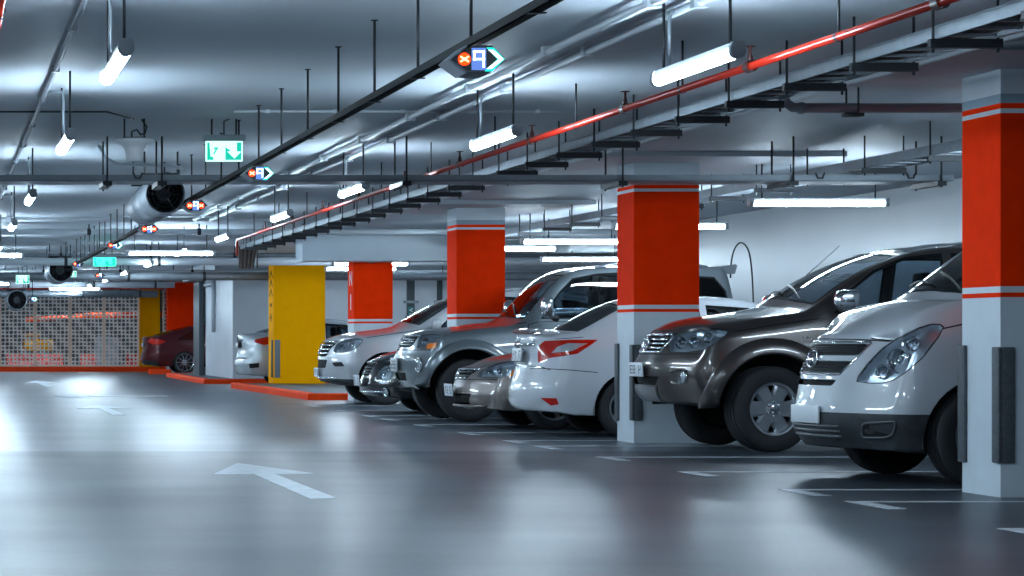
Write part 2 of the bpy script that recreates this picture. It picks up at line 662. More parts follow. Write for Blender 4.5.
        for (sx, ys) in c['rows']:
            for y in ys:
                b = bmesh.new()
                zs = c.get('zs', .62)
                bx(b, sx, sx + .5, y - .25, y + .25, zs - .14, zs, bev=.05)
                vs = bx(b, sx + .46, sx + .58, y - .24, y + .24, zs - .05, zs + .56, bev=.05)
                fix(b)
                for v in b.verts:
                    if v.co.z > zs + .02:
                        v.co.x += (v.co.z - zs) * .28
                st = mesh_obj('car_seat', b, DARKIN, self.root, autosmooth=40)
                b = bmesh.new()
                bx(b, sx + .60, sx + .69, y - .14, y + .14, zs + .60, zs + .80, bev=.035)
                for k in (-.06, .06):
                    tube(b, [(sx + .63, y + k, zs + .5), (sx + .645, y + k, zs + .64)], .007, 6)
                fix(b)
                mesh_obj('headrest', b, DARKIN, st, autosmooth=40)
        b = bmesh.new()
        sx = c['rows'][0][0]
        cy = c['rows'][0][1][0 if c.get('lhd', True) else -1]
        pts = [(sx - .12 + .07 * math.cos(t) , cy + .185 * math.sin(t), c.get('zs', .62) + .20 + .17 * math.cos(t)) for t in [2 * PI * k / 24 for k in range(24)]]
        tube(b, pts, .015, 6, closed=True)
        tube(b, [pts[0], pts[12]], .012, 6); tube(b, [pts[6], pts[18]], .012, 6)
        fix(b)
        mesh_obj('steering_wheel', b, DARKIN, self.root)

    def plate(self, c, ry=0., w=.46, h=.115, chars='', back=False, ink=None):
        """number plate, dark strokes on white, facing -x (or +x when back)"""
        b = bmesh.new()
        bx(b, -.007, .007, -w / 2, w / 2, -h / 2, h / 2, bev=.004)
        fix(b)
        p = mesh_obj('number_plate', b, PLATE, self.root, autosmooth=30)
        p.location = c; p.rotation_euler = (0, ry, PI if back else 0)
        if chars:
            b = bmesh.new()
            glyphs(b, chars, lambda u, v, t: (-.0075 - t, u, v), w * .84, h * .6, .0015)
            fix(b)
            mesh_obj('plate_lettering', b, PLATEINK, p, smooth=False)
        return p

    def mirror(self, c, size, m, side_arm=.12):
        """wing mirrors on both sides; c = centre of the near one"""
        for sd in (-1, 1):
            b = bmesh.new()
            lx, ly, lz = size
            bmesh.ops.create_uvsphere(b, u_segments=20, v_segments=12, radius=.5)
            for v in b.verts:
                x, y, z = v.co * 2
                q = lambda a: math.copysign(abs(a)**.62, a)
                v.co = Vector((q(x) * lx * .5, q(y) * ly * .5, q(z) * lz * .5))
                if v.co.x > lx * .22:
                    v.co.x = lx * .22
                v.co.y += 0
            bmesh.ops.transform(b, matrix=Matrix.Translation((c[0], -sd * c[1], c[2])), verts=b.verts[:])
            mo = mesh_obj('wing_mirror', b, m, self.root)
            b = bmesh.new()
            yy = -sd * c[1]
            tube(b, [(c[0] + .02, yy + (-sd) * -ly * .3, c[2] - lz * .42), (c[0] + .03, yy - (-sd) * (ly * .5 + side_arm * .6), c[2] - lz * .55), (c[0] + .05, yy - (-sd) * (ly * .5 + side_arm), c[2] - lz * .55)], [.03, .035, .045], 8)
            fix(b)
            mesh_obj('mirror_arm', b, BLACK, mo)
            b = bmesh.new()
            bx(b, c[0] + lx * .215, c[0] + lx * .24, yy - ly * .42, yy + ly * .42, c[2] - lz * .40, c[2] + lz * .40)
            fix(b)
            mesh_obj('mirror_glass', b, CHROME, mo, smooth=False)

SEG = {  # strokes on a 2 x 4 lattice
 '0': [(0,0,2,0),(2,0,2,4),(2,4,0,4),(0,4,0,0)], '1': [(1,0,1,4),(0,3,1,4)], '2': [(0,4,2,4),(2,4,2,2),(2,2,0,2),(0,2,0,0),(0,0,2,0)],
 '3': [(0,4,2,4),(2,4,2,0),(2,0,0,0),(0,2,2,2)], '4': [(0,4,0,2),(0,2,2,2),(2,4,2,0)], '5': [(2,4,0,4),(0,4,0,2),(0,2,2,2),(2,2,2,0),(2,0,0,0)],
 '6': [(2,4,0,4),(0,4,0,0),(0,0,2,0),(2,0,2,2),(2,2,0,2)], '7': [(0,4,2,4),(2,4,1,0)], '8': [(0,0,2,0),(2,0,2,4),(2,4,0,4),(0,4,0,0),(0,2,2,2)],
 '9': [(0,0,2,0),(2,0,2,4),(2,4,0,4),(0,4,0,2),(0,2,2,2)], 'N': [(0,0,0,4),(0,4,2,0),(2,0,2,4)], 'I': [(1,0,1,4)], ' ': [],
 'q': [(2,0,2,4),(2,4,0,4),(0,4,0,2),(0,2,2,2)], 'x': [(0,1,2,3),(0,3,2,1)], '^': [(0,1,1,3),(1,3,2,1)], '-': [(0,2,2,2)], 'H': [(0,0,0,4),(2,0,2,4),(0,2,2,2)],
 'E': [(2,0,0,0),(0,0,0,4),(0,4,2,4),(0,2,2,2)], 'X': [(0,0,2,4),(0,4,2,0)], 'T': [(1,0,1,4),(0,4,2,4)], '>': [(0,4,2,2),(2,2,0,0)], '<': [(2,4,0,2),(0,2,2,0)],
}
def glyphs(b, text, fn, w, h, t, stroke=None):
    """strokes of text centred in a w x h field, as thin raised bars"""
    n = len(text)
    cw = w / n
    st = stroke or min(cw, h) * .13
    for i, ch in enumerate(text):
        ox = -w / 2 + cw * (i + .18); sx = cw * .64 / 2; sy = (h - st) / 4
        for (x0, y0, x1, y1) in SEG.get(ch, []):
            a = Vector((ox + x0 * sx, -h / 2 + st / 2 + y0 * sy)); c = Vector((ox + x1 * sx, -h / 2 + st / 2 + y1 * sy))
            d = (c - a).normalized(); k = Vector((-d.y, d.x)) * st / 2; e = d * st / 2
            prism(b, [tuple(a - k - e), tuple(c - k + e), tuple(c + k + e), tuple(a + k - e)], fn, 0, t)

WHEEL_CACHE = {}
def make_wheel(r, rim, w, style, mrim=None):
    """tyre with tread and sidewall, rim with spokes, hub; outer face towards -y, centred on the origin"""
    key = (r, rim, w, style, mrim.name if mrim else '')
    if key in WHEEL_CACHE:
        src = WHEEL_CACHE[key]
        c = src.copy(); COL.objects.link(c)
        for ch in list(src.children):
            d = ch.copy(); COL.objects.link(d); d.parent = c
        return c
    m = mrim or ALLOY
    b = bmesh.new()
    h = w / 2
    prof = [(rim * .97, -h * .78), (rim + .012, -h * .86), (rim + (r - rim) * .35, -h * .99), (rim + (r - rim) * .62, -h), (r - .03, -h * .93), (r - .010, -h * .84)]
    tread = []
    gx = [-.62, -.22, .22, .62]
    for g in gx:
        tread += [(r - .002, (g - .06) * h), (r - .011, (g - .045) * h), (r - .011, (g + .045) * h), (r - .002, (g + .06) * h)]
    prof = prof + [(r - .003, -h * .78)] + tread + [(r - .003, h * .78)] + [(a, -y) for a, y in prof[::-1]]
    lathe(b, prof, 'y', 56, close=False)
    fix(b)
    # tread blocks: shallow cross cuts in the shoulder
    wheel = mesh_obj('wheel', b, RUBBER, autosmooth=50)
    b = bmesh.new()
    # rim lip and barrel
    lathe(b, [(rim * 1.02, -h * .80), (rim * 1.045, -h * .84), (rim * 1.03, -h * .88), (rim * .97, -h * .86), (rim * .93, -h * .74), (rim * .90, -h * .4), (rim * .88, h * .6), (rim * .3, h * .6)], 'y', 48)
    fy = -h * .62      # face plane
    if style == 'steel':
        lathe(b, [(rim * .92, -h * .5), (rim * .80, -h * .30), (rim * .62, -h * .42), (rim * .50, -h * .62), (rim * .30, -h * .60), (rim * .26, -h * .40), (.001, -h * .38)], 'y', 48)
        for k in range(10):
            t = 2 * PI * k / 10
            bmesh.ops.create_circle(b, cap_ends=True, segments=12, radius=rim * .075, matrix=Matrix.Translation((rim * .72 * math.cos(t), -h * .385, rim * .72 * math.sin(t))) @ Matrix.Rotation(R(90), 4, 'X'))
    else:
        ns, wi, wo, kind = {'six': (6, .62, .62, 1), 'ten': (10, .13, .11, 1), 'five': (5, .34, .22, 1), 'twin': (10, .10, .10, 2), 'seven': (7, .2, .18, 1)}[style]
        for k in range(ns):
            t = 2 * PI * k / ns + (.0 if kind == 1 else (.13 if k % 2 else -.13))
            ca, sa = math.cos(t), math.sin(t)
            secs = []
            for (rr, hwid, yy) in ((rim * .26, wi * rim * .5, fy * 1.0), (rim * .5, wi * rim * .46, fy * 1.04), (rim * .75, wo * rim * .5, fy * .95), (rim * .94, wo * rim * .62, fy * 1.02)):
                ring = []
                for (q, dy) in ((-1, .022), (-.7, 0), (.7, 0), (1, .022), (1, .05), (-1, .05)):
                    px, pz = rr, q * hwid
                    ring.append(b.verts.new((px * ca - pz * sa, yy + dy, px * sa + pz * ca)))
                secs.append(ring)
            for A, B in zip(secs, secs[1:]):
                for q in range(6):
                    b.faces.new((A[q], A[(q + 1) % 6], B[(q + 1) % 6], B[q]))
        lathe(b, [(rim * .34, fy + .05), (rim * .34, fy + .006), (rim * .30, fy - .006), (rim * .19, fy - .008), (rim * .18, fy + .01), (.001, fy + .01)], 'y', 32)
    fix(b)
    for f in b.faces:      # the barrel behind the spokes is coloured near black to stay dark
        if f.calc_center_median().y > -h * .2 and len(f.verts) == 4:
            f.material_index = 1
    ro = mesh_obj('wheel_rim', b, [m, SEAM], wheel, autosmooth=35)
    if style == 'steel':
        for p in ro.data.polygons:
            if len(p.vertices) == 12:
                p.material_index = 1
    b = bmesh.new()
    big = style == 'six'
    lathe(b, [(rim * (.20 if big else .16), fy + .012), (rim * (.19 if big else .15), fy - (.03 if big else .012)), (rim * .12, fy - (.038 if big else .016)), (.001, fy - (.04 if big else .017))], 'y', 24)
    for k in range(6 if big else 5):
        t = 2 * PI * (k + .5) / (6 if big else 5)
        lathe(b, [(.011, fy - .004), (.011, fy - .022), (.001, fy - .026)], 'y', 6, c=(rim * .265 * math.cos(t), 0, rim * .265 * math.sin(t)))
    fix(b)
    mesh_obj('hub_cap', b, CHROME if style != 'steel' else BLACK, wheel, autosmooth=40)
    b = bmesh.new()    # brake disc behind the spokes
    lathe(b, [(.001, h * .25), (rim * .8, h * .25), (rim * .8, h * .35), (.001, h * .35)], 'y', 32)
    fix(b)
    mesh_obj('brake_disc', b, mat('brake_disc', (.06, .065, .07), .4, .8), wheel, autosmooth=40)
    WHEEL_CACHE[key] = wheel
    return wheel
# ------------------------------------------------------------------ the garage: x to the right, y into the picture, z up
CEIL = 2.80
def struct(name, bm, m, smooth=False, parent=None):
    o = mesh_obj(name, fix(bm), m, parent, smooth=smooth)
    if parent is None:
        o['kind'] = 'structure'
    return o

def floor_mat(name, base, rough, streak, spec=.5):
    m = mat(name, base, rough)
    nt = m.node_tree; b = nt.nodes['Principled BSDF']
    tc = nt.nodes.new('ShaderNodeTexCoord')
    mp = nt.nodes.new('ShaderNodeMapping'); mp.inputs['Scale'].default_value = (.6, .9, 1)   # trowel streaks run across the lane
    n1 = nt.nodes.new('ShaderNodeTexNoise'); n1.inputs['Scale'].default_value = .55; n1.inputs['Detail'].default_value = 4; n1.inputs['Roughness'].default_value = .5
    r1 = nt.nodes.new('ShaderNodeMapRange'); r1.inputs[1].default_value = .32; r1.inputs[2].default_value = .68
    r1.inputs[3].default_value = rough - streak; r1.inputs[4].default_value = rough + streak
    nt.links.new(tc.outputs['Object'], mp.inputs[0]); nt.links.new(mp.outputs[0], n1.inputs['Vector'])
    nt.links.new(n1.outputs['Fac'], r1.inputs[0]); nt.links.new(r1.outputs[0], b.inputs['Roughness'])
    n2 = nt.nodes.new('ShaderNodeTexNoise'); n2.inputs['Scale'].default_value = .8; n2.inputs['Detail'].default_value = 6
    mx = nt.nodes.new('ShaderNodeMix'); mx.data_type = 'RGBA'
    n4 = nt.nodes.new('ShaderNodeTexNoise'); n4.inputs['Scale'].default_value = 38; n4.inputs['Detail'].default_value = 6; n4.inputs['Roughness'].default_value = .7
    mx.inputs[6].default_value = (*[c * .55 for c in base], 1); mx.inputs[7].default_value = (*[c * 1.45 for c in base], 1)
    nt.links.new(tc.outputs['Object'], n2.inputs['Vector']); ma = nt.nodes.new('ShaderNodeMath'); ma.operation = 'MULTIPLY_ADD'; ma.inputs[1].default_value = 1.6; ma.inputs[2].default_value = -.8
    mb = nt.nodes.new('ShaderNodeMath'); mb.operation = 'ADD'; mb.use_clamp = True
    nt.links.new(tc.outputs['Object'], n4.inputs['Vector']); nt.links.new(n4.outputs['Fac'], ma.inputs[0]); nt.links.new(ma.outputs[0], mb.inputs[0]); nt.links.new(n2.outputs['Fac'], mb.inputs[1]); nt.links.new(mb.outputs[0], mx.inputs[0]); nt.links.new(mx.outputs[2], b.inputs['Base Color'])
    n3 = nt.nodes.new('ShaderNodeTexNoise'); n3.inputs['Scale'].default_value = 55; n3.inputs['Detail'].default_value = 3
    bp = nt.nodes.new('ShaderNodeBump'); bp.inputs['Strength'].default_value = .06; bp.inputs['Distance'].default_value = .003
    nt.links.new(tc.outputs['Object'], n3.inputs['Vector']); nt.links.new(n3.outputs['Fac'], bp.inputs['Height']); nt.links.new(bp.outputs[0], b.inputs['Normal'])
    b.inputs['Specular IOR Level'].default_value = spec
    return m

CEILM = mat('ceiling_paint', (.46, .51, .56), .60, spec=.3, noise=(.7, .05))
WALLM = mat('wall_paint', (.34, .375, .41), .36, spec=.3, noise=(.8, .04))
WHITE = mat('column_white', (.60, .67, .73), .5, noise=(5, .04))
REDP = mat('column_red', (.95, .034, .001), .7, spec=.03, noise=(6, .06))
YELP = mat('column_yellow', (1., .42, .0), .7, spec=.03, noise=(6, .04))
ORANGE = mat('kerb_orange', (.90, .06, .006), .65, spec=.15, noise=(9, .10))
GALV = mat('galvanised_steel', (.25, .285, .32), .45, .5, noise=(9, .12))
DSTEEL = mat('dark_steel', (.028, .032, .038), .5, .4)
PALE = mat('pale_conduit', (.55, .60, .65), .4)
REDPIPE = mat('sprinkler_red', (.48, .022, .008), .28, coat=.6)
LAMPBODY = mat('lamp_body', (.42, .46, .50), .4)
LAMP = mat('lamp_diffuser', (.9, .9, .9), .4, emit=(.66, .85, 1.), estr=LAMP_STRENGTH)
FLOORP = mat('floor_paint_white', (.55, .60, .64), .45, noise=(7, .15))
GUARD = mat('guard_rubber', (.075, .088, .10), .6, noise=(30, .2))

# ---- shell
X0, X1, Y0, Y1 = -7.0, 17.2, -6.0, 96.0
XW = 11.3
SEAMY = 22.7
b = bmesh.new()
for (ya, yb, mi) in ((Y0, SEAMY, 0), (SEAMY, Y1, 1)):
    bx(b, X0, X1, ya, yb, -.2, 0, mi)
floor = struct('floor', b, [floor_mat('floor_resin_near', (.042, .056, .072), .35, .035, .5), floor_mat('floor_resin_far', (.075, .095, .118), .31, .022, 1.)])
b = bmesh.new(); bx(b, X0, X1, Y0, Y1, CEIL, CEIL + .3); struct('ceiling', b, CEILM)
b = bmesh.new(); bx(b, XW, X1 + .2, Y0, 40.2, 0, CEIL); bx(b, X1, X1 + .2, 40.2, Y1, 0, CEIL); struct('wall_right', b, WALLM)
b = bmesh.new(); bx(b, X0 - .2, X0, Y0, Y1, 0, CEIL); struct('wall_left', b, WALLM)
b = bmesh.new(); bx(b, X0, X1, Y1, Y1 + .2, 0, CEIL); struct('wall_back', b, mat('wall_concrete', (.17, .185, .20), .7, noise=(1.2, .15)))
b = bmesh.new(); bx(b, X0, X1, Y0 - .2, Y0, 0, CEIL); struct('wall_front', b, WALLM)

# painted stall lines and arrows belong to the floor
def paint_mark(name, poly):
    b = bmesh.new()
    prism(b, poly, lambda u, v, t: (u, v, t), .0005, .003)
    mesh_obj(name, fix(b), FLOORP, floor, smooth=False)
def stall(y, leg=.62, x0=5.66, x1=11.1):
    paint_mark('stall_line', [(x0 + .02, y), (x1, y), (x1, y + .09), (x0, y + .09), (x0, y - leg), (x0 + .11, y - leg), (x0 + .11, y)])
for y in (13.3, 15.55, 16.8, 19.1, 21.5, 23.75, 25.05, 27.2, 29.8, 32.0, 33.4, 35.8, 38.4):
    stall(y)
paint_mark('direction_arrow', [(2.44, 20.5), (2.04, 18.72), (2.36, 18.80), (2.35, 15.85), (2.53, 15.95), (2.52, 18.80), (2.84, 18.85)])
paint_mark('direction_arrow', [(2.42, 38.6), (2.02, 36.8), (2.34, 36.9), (2.32, 33.6), (2.50, 33.7), (2.50, 36.9), (2.82, 36.9)])
paint_mark('direction_arrow', [(2.05, 45.0), (2.62, 46.6), (2.62, 45.3), (4.1, 45.3), (4.1, 44.7), (2.62, 44.7), (2.62, 43.4)])
paint_mark('direction_arrow', [(2.38, 62), (1.95, 58.6), (2.29, 58.8), (2.29, 54.0), (2.47, 54.0), (2.47, 58.8), (2.81, 58.8)])

# ---- columns
def column(name, x, y, w, d, label, cat='pillar', group=None, top=2.749, style='red', guards=(), z0=0., marks=None):
    r = tag(empty(name, (x, y, z0)), label, cat, group, 'thing')
    b = bmesh.new()
    if style == 'red':
        zs = [(0, 1.285, 0), (1.285, 1.315, 1), (1.315, 1.355, 0), (1.355, 2.465, 1), (2.465, 2.495, 0), (2.495, 2.53, 1), (2.53, 2.59, 2), (2.59, top - z0, 0)]
    elif style == 'allred':
        zs = [(0, .9, 0), (.9, top - z0, 1)]
    else:
        zs = [(0, 2.535, 1), (2.535, top - z0, 0)]
    lev = [zs[0][0]] + [q[1] for q in zs]
    rings = [[b.verts.new((px, py, z)) for px, py in ((0, 0), (w, 0), (w, d), (0, d))] for z in lev]
    for k, q in enumerate(zs):
        for j in range(4):
            b.faces.new((rings[k][j], rings[k][(j + 1) % 4], rings[k + 1][(j + 1) % 4], rings[k + 1][j])).material_index = q[2]
    b.faces.new(rings[0]); b.faces.new(rings[-1])
    mesh_obj('shaft', fix(b), [WHITE, YELP if style == 'yellow' else REDP, mat('band_grey', (.24, .33, .40), .5)], r, smooth=False)
    for (gx, gy, sx, sy, za, zb) in guards:      # rubber angles on the corners
        b = bmesh.new()
        t = .024
        bx(b, min(gx, gx + sx * .085) , max(gx, gx + sx * .085), min(gy, gy - sy * t), max(gy, gy - sy * t), za, zb, bev=.008)
        bx(b, min(gx, gx - sx * t), max(gx, gx - sx * t), min(gy - sy * t, gy + sy * .085), max(gy - sy * t, gy + sy * .085), za, zb, bev=.008)
        mesh_obj('corner_guard', fix(b), GUARD, r, autosmooth=40)
    return r
PW, PD = .64, .60
G = [(0, 0, 1, 1, .22, .965), (0, PD, 1, -1, .20, .975), (PW, 0, -1, 1, .22, .965), (PW, PD, -1, -1, .2, .975)]
column('pillar', 6.80, 16.03, PW, PD, 'orange red and white pillar closest to the viewer, in front of the white van', group='red banded pillars', guards=G)
column('pillar', 6.80, 24.50, PW, PD, 'orange red and white pillar between the white saloon and the brown off road car', group='red banded pillars', guards=G)
column('pillar', 6.80, 32.92, PW, PD, 'orange red pillar rising behind the bonnet of the blue grey off road car', group='red banded pillars', guards=G)
p4 = column('pillar', 6.82, 41.2, PW, PD, 'orange red pillar with white lettering on its side, above the pale luxury off road car', group='red banded pillars', guards=G)
b = bmesh.new()
glyphs(b, 'N', lambda u, v, t: (-t, .30 - u, v + 2.03), .34, .24, .004, .035)
glyphs(b, 'I', lambda u, v, t: (-t, .30 - u, v + 1.64), .34, .26, .004, .06)
mesh_obj('pillar_lettering', fix(b), mat('letter_white', (.75, .78, .8), .5), p4, smooth=False)
py = column('pillar', 6.86, 51.4, 1.06, .80, 'wide yellow pillar standing on the orange edged island', top=2.74, style='yellow', z0=.115)
b = bmesh.new()
for k in range(3):
    glyphs(b, '^', lambda u, v, t: (-t, .40 - u, v + 2.26 - .19 * k), .62, .30, .004, .045)
glyphs(b, 'x', lambda u, v, t: (-t, .40 - u, v + 1.62), .30, .12, .004, .03)
glyphs(b, 'H', lambda u, v, t: (-t, .40 - u, v + 1.36), .34, .16, .004, .03)
mesh_obj('pillar_lettering', fix(b), SEAM, py, smooth=False)
b = bmesh.new(); bx(b, .02, .13, -.03, 0, .12, .90, bev=.008); mesh_obj('corner_guard', fix(b), mat('guard_grey', (.14, .16, .18), .6), py, autosmooth=40)
b = bmesh.new(); bx(b, -.03, 0, .08, .20, .12, .90, bev=.008); mesh_obj('corner_guard', fix(b), GUARD, py, autosmooth=40)
column('pillar', 7.1, 78.0, .95, .6, 'plain orange red pillar above the maroon saloon', style='allred', top=CEIL - .002)
column('pillar', 6.45, 80.6, .64, .6, 'slim yellow pillar at the end of the perforated screen', style='yellow', z0=.15, top=CEIL - .002)
for k, yy in enumerate((7.6,)):
    column('pillar', 6.80, yy, PW, PD, 'orange red and white pillar outside the picture, nearer than the white van', guards=G)

# ---- kerbed islands
def kerb(name, outline, h, label, w=.16):
    """raised island: orange kerb round a grey top"""
    r = tag(empty(name, (outline[0][0], outline[0][1], 0)), label, 'kerb', None, 'thing')
    ox, oy = outline[0]
    loc = [(x - ox, y - oy) for x, y in outline]
    inner = inset2d(loc, w)
    b = bmesh.new()
    n = len(loc)
    rings = []
    for pts, z in ((loc, 0), (loc, h - .02), (inset2d(loc, .02), h), (inner, h), (inner, h - .03)):
        rings.append([b.verts.new((x, y, z)) for x, y in pts])
    for A, B in zip(rings, rings[1:]):
        for k in range(n):
            b.faces.new((A[k], A[(k + 1) % n], B[(k + 1) % n], B[k]))
    mesh_obj('kerb_edge', fix(b), ORANGE, r, smooth=False)
    b = bmesh.new(); prism(b, inner, lambda u, v, t: (u, v, t), 0, h - .012)
    mesh_obj('island_top', fix(b), mat('island_grey', (.10, .115, .13), .6, noise=(4, .15)), r, smooth=False)
kerb('kerb_island', [(6.18, 42.0), (13.0, 42.0), (13.0, 52.6), (6.12, 52.6)], .115, 'orange kerb round the island under the wide yellow pillar')
kerb('kerb_island', [(6.06, 57.4), (17.1, 57.4), (17.1, 68.5), (6.2, 68.5)], .115, 'orange kerb along the foot of the white wall behind the silver saloon')
kerb('kerb_island', [(6.2, 74.0), (6.85, 74.0), (6.85, 74.35), (6.2, 74.35)], .14, 'short orange kerb block in front of the maroon saloon', .1)
kerb('kerb_strip', [(-6.9, 79.6), (7.6, 79.6), (7.6, 81.4), (-6.9, 81.4)], .15, 'long orange kerb running under the perforated screen', .5)

# ---- white core wall with its soffit and doors
b = bmesh.new()
bx(b, 6.78, 17.18, 57.9, 63.8, .116, 2.545); struct('wall_core', b, mat('core_white', (.66, .71, .77), .4, noise=(2, .05)))
b = bmesh.new()
bx(b, 6.3, 17.18, 56.9, 64.4, 2.55, 2.72); bx(b, 6.25, 6.3, 56.85, 64.4, 2.50, 2.8)
struct('ceiling_soffit', b, CEILM)
b = bmesh.new(); bx(b, 6.62, 6.75, 63.9, 65.3, 0, 2.5, bev=.01); struct('door_1', b, mat('door_grey', (.055, .075, .09), .5))
b = bmesh.new(); tube(b, [(6.725, 61.5, 2.5), (6.725, 61.5, 1.2)], .05, 8); tube(b, [(6.715, 61.5, 2.4), (6.715, 63.2, 2.4)], .06, 8); bx(b, 6.70, 6.7795, 61.46, 61.54, 1.6, 1.66); bx(b, 6.70, 6.7795, 61.46, 61.54, 2.1, 2.16)
o = mesh_obj('drain_pipe', fix(b), PALE); tag(o, 'white vertical pipe on the side of the white wall near the dark door', 'pipe')
for (xx, ww, lab) in ((10.80, .17, 'dark vertical duct with a green sign on the white wall between two pillars'), (11.50, .11, 'narrow dark vertical duct on the white wall, right beside the third pillar')):
    r = tag(empty('service_duct', (xx, 57.88, 0)), lab, 'duct', None, 'thing')
    b = bmesh.new(); bx(b, 0, ww, -.12, -.002, .12, 2.5, bev=.01); mesh_obj('duct_casing', fix(b), mat('duct_dark', (.03, .05, .058), .5), r, smooth=False)
    b = bmesh.new(); bx(b, -.09, ww + .09, -.13, -.09, 1.86, 1.92); mesh_obj('duct_bracket', fix(b), GALV, r, smooth=False)
    if ww > .15:
        b = bmesh.new(); bx(b, .015, ww - .015, -.128, -.121, 1.38, 1.78); s_ = mesh_obj('green_sign', fix(b), mat('sign_green_dull', (.01, .17, .16), .4), r, smooth=False)
        b = bmesh.new()
        for k, ch in enumerate('E3<'):
            glyphs(b, ch, lambda u, v, t: (.085 + u, -.129 - t, v + 1.46 + .12 * k), .11, .09, .003, .02)
        mesh_obj('sign_lettering', fix(b), mat('letter_white', (.75, .78, .8), .5), s_, smooth=False)

# ---- lamps
def lamp(name, x, y, z, along, label, group, length=1.36, on=True, rodx=None):
    """hung batten: grey housing, wrap-round diffuser, two end caps, two rods; along = 'y' or 'x'"""
    r = tag(empty(name, (x, y, z), 0 if along == 'y' else -PI / 2), label, 'lamp', group)
    h = length / 2
    b = bmesh.new()
    hsec = [(-.024, .018), (-.022, .050), (.022, .050), (.024, .018)]
    dsec = [(.034 * math.sin(a), .002 - .030 * math.cos(a)) for a in [(-2.25 + 4.5 * k / 12) for k in range(13)]]
    prism(b, hsec, lambda u, v, t: (u, t, v), -h, h); mesh_obj('lamp_housing', fix(b), LAMPBODY, r, smooth=False)
    b = bmesh.new(); prism(b, dsec, lambda u, v, t: (u, t, v), -h + .035, h - .035); mesh_obj('diffuser', fix(b), LAMP, r, autosmooth=40)
    for s in (-1, 1):
        b = bmesh.new()
        sec = [(-.036, .03), (-.026, .052), (.026, .052), (.036, .03)] + [(.037 * math.cos(a), .002 + .033 * math.sin(a)) for a in [-PI * k / 8 for k in range(9)]]
        prism(b, sec, lambda u, v, t: (u, t, v), s * (h - .035), s * (h + .012)); mesh_obj('end_cap', fix(b), LAMPBODY, r, smooth=False)
        b = bmesh.new(); tube(b, [(0, s * (h - .12), .048), (0, s * (h - .12), CEIL - z)], .008, 6); mesh_obj('hanger_rod', fix(b), DSTEEL, r)
    return r
ord_ = ['first', 'second', 'third', 'fourth', 'fifth', 'sixth', 'seventh', 'eighth', 'ninth', 'tenth', 'eleventh', 'twelfth', 'thirteenth']
for k, y in enumerate((12.3, 17.2, 23.9, 29.7, 36.2, 42.5, 48.5, 55, 61.5, 68, 75)):  # last few carry the row on, added to brighten the far screen
    lamp('ceiling_lamp', .865, y, 2.36, 'y', f'{ord_[k]} hanging tube lamp from the viewer in the row along the lane edge', 'tube lamps over the lane edge')
for k, y in enumerate((12.74, 17.35, 23.3, 28.2, 34.0, 40.0, 46.0, 52.0, 58, 64, 70)):  # last few past the seen lamps are added to light the screen
    lamp('ceiling_lamp', 3.85, y, 2.40, 'y', f'{ord_[k]} hanging tube lamp from the viewer in the row beside the red pipe', 'tube lamps along the red pipe')
for k, y in enumerate((.5, 6.4)):
    lamp('ceiling_lamp', .865, y, 2.36, 'y', f'{ord_[k]} hanging tube lamp behind the viewpoint over the lane edge', 'tube lamps over the lane edge')
    lamp('ceiling_lamp', 3.85, y + .6, 2.40, 'y', f'{ord_[k]} hanging tube lamp behind the viewpoint along the red pipe', 'tube lamps along the red pipe')
for k, y in enumerate((6, 12, 18, 24, 30, 36, 42, 50, 58, 66, 74)):  # whole row out of view on the left, added to light the floor
    lamp('ceiling_lamp', -2.4, y, 2.33, 'y', f'{ord_[k]} tube lamp from the viewer in the unseen row added for floor light', 'tube lamps over the far bays')
place = ['added for light above the white van', 'above the brown off road car', 'behind the brown off road car', 'above the blue grey off road car', 'behind the second pillar', 'behind the third pillar', 'near the end of the bays']
for k, (x, y) in enumerate(((8.7, 19.0), (8.68, 24.7), (8.7, 29.8), (8.68, 34.4), (8.45, 37.0), (10.75, 41.9), (8.0, 47.5))):  # the one over the van is hidden by the pillar, added for its light
    lamp('ceiling_lamp', x, y, 2.36, 'x', f'long tube lamp hung across the parking bays {place[k]}', 'tube lamps across the bays', 1.36)
for k, (x, y, lab) in enumerate(((3.6, 39.0, 'long tube lamp hung across the lane in front of the far pipes'), (.65, 40.0, 'tube lamp hung across the lane at the edge of the view'), (3.55, 66.0, 'tube lamp hung across the lane just in front of the perforated screen'),
                                 (7.65, 44.4, 'tube lamp hung across the bay beside the wide yellow pillar'), (1.0, 60.0, 'tube lamp hung across the far lane'), (4.5, 74.0, 'tube lamp hung across near the slim yellow pillar'), (8.9, 71.5, 'tube lamp hung above the maroon saloon'), (10.2, 53.5, 'tube lamp hung in front of the white wall behind the third pillar'), (13.2, 50.0, 'tube lamp hung across far behind the roof of the blue grey car'))):  # the maroon saloon's lamp is an added fill, out of sight behind the wall
    lamp('ceiling_lamp', x, y, 2.36, 'x', lab, 'tube lamps across the lane')
for k, (x, y) in enumerate(((2.9, 84.6), (5.0, 85.2))):
    lamp('ceiling_lamp', x, y, 2.5, 'x', f'small tube lamp seen through the perforated screen, {ord_[k]} of the lamps behind it', 'tube lamps behind the screen')
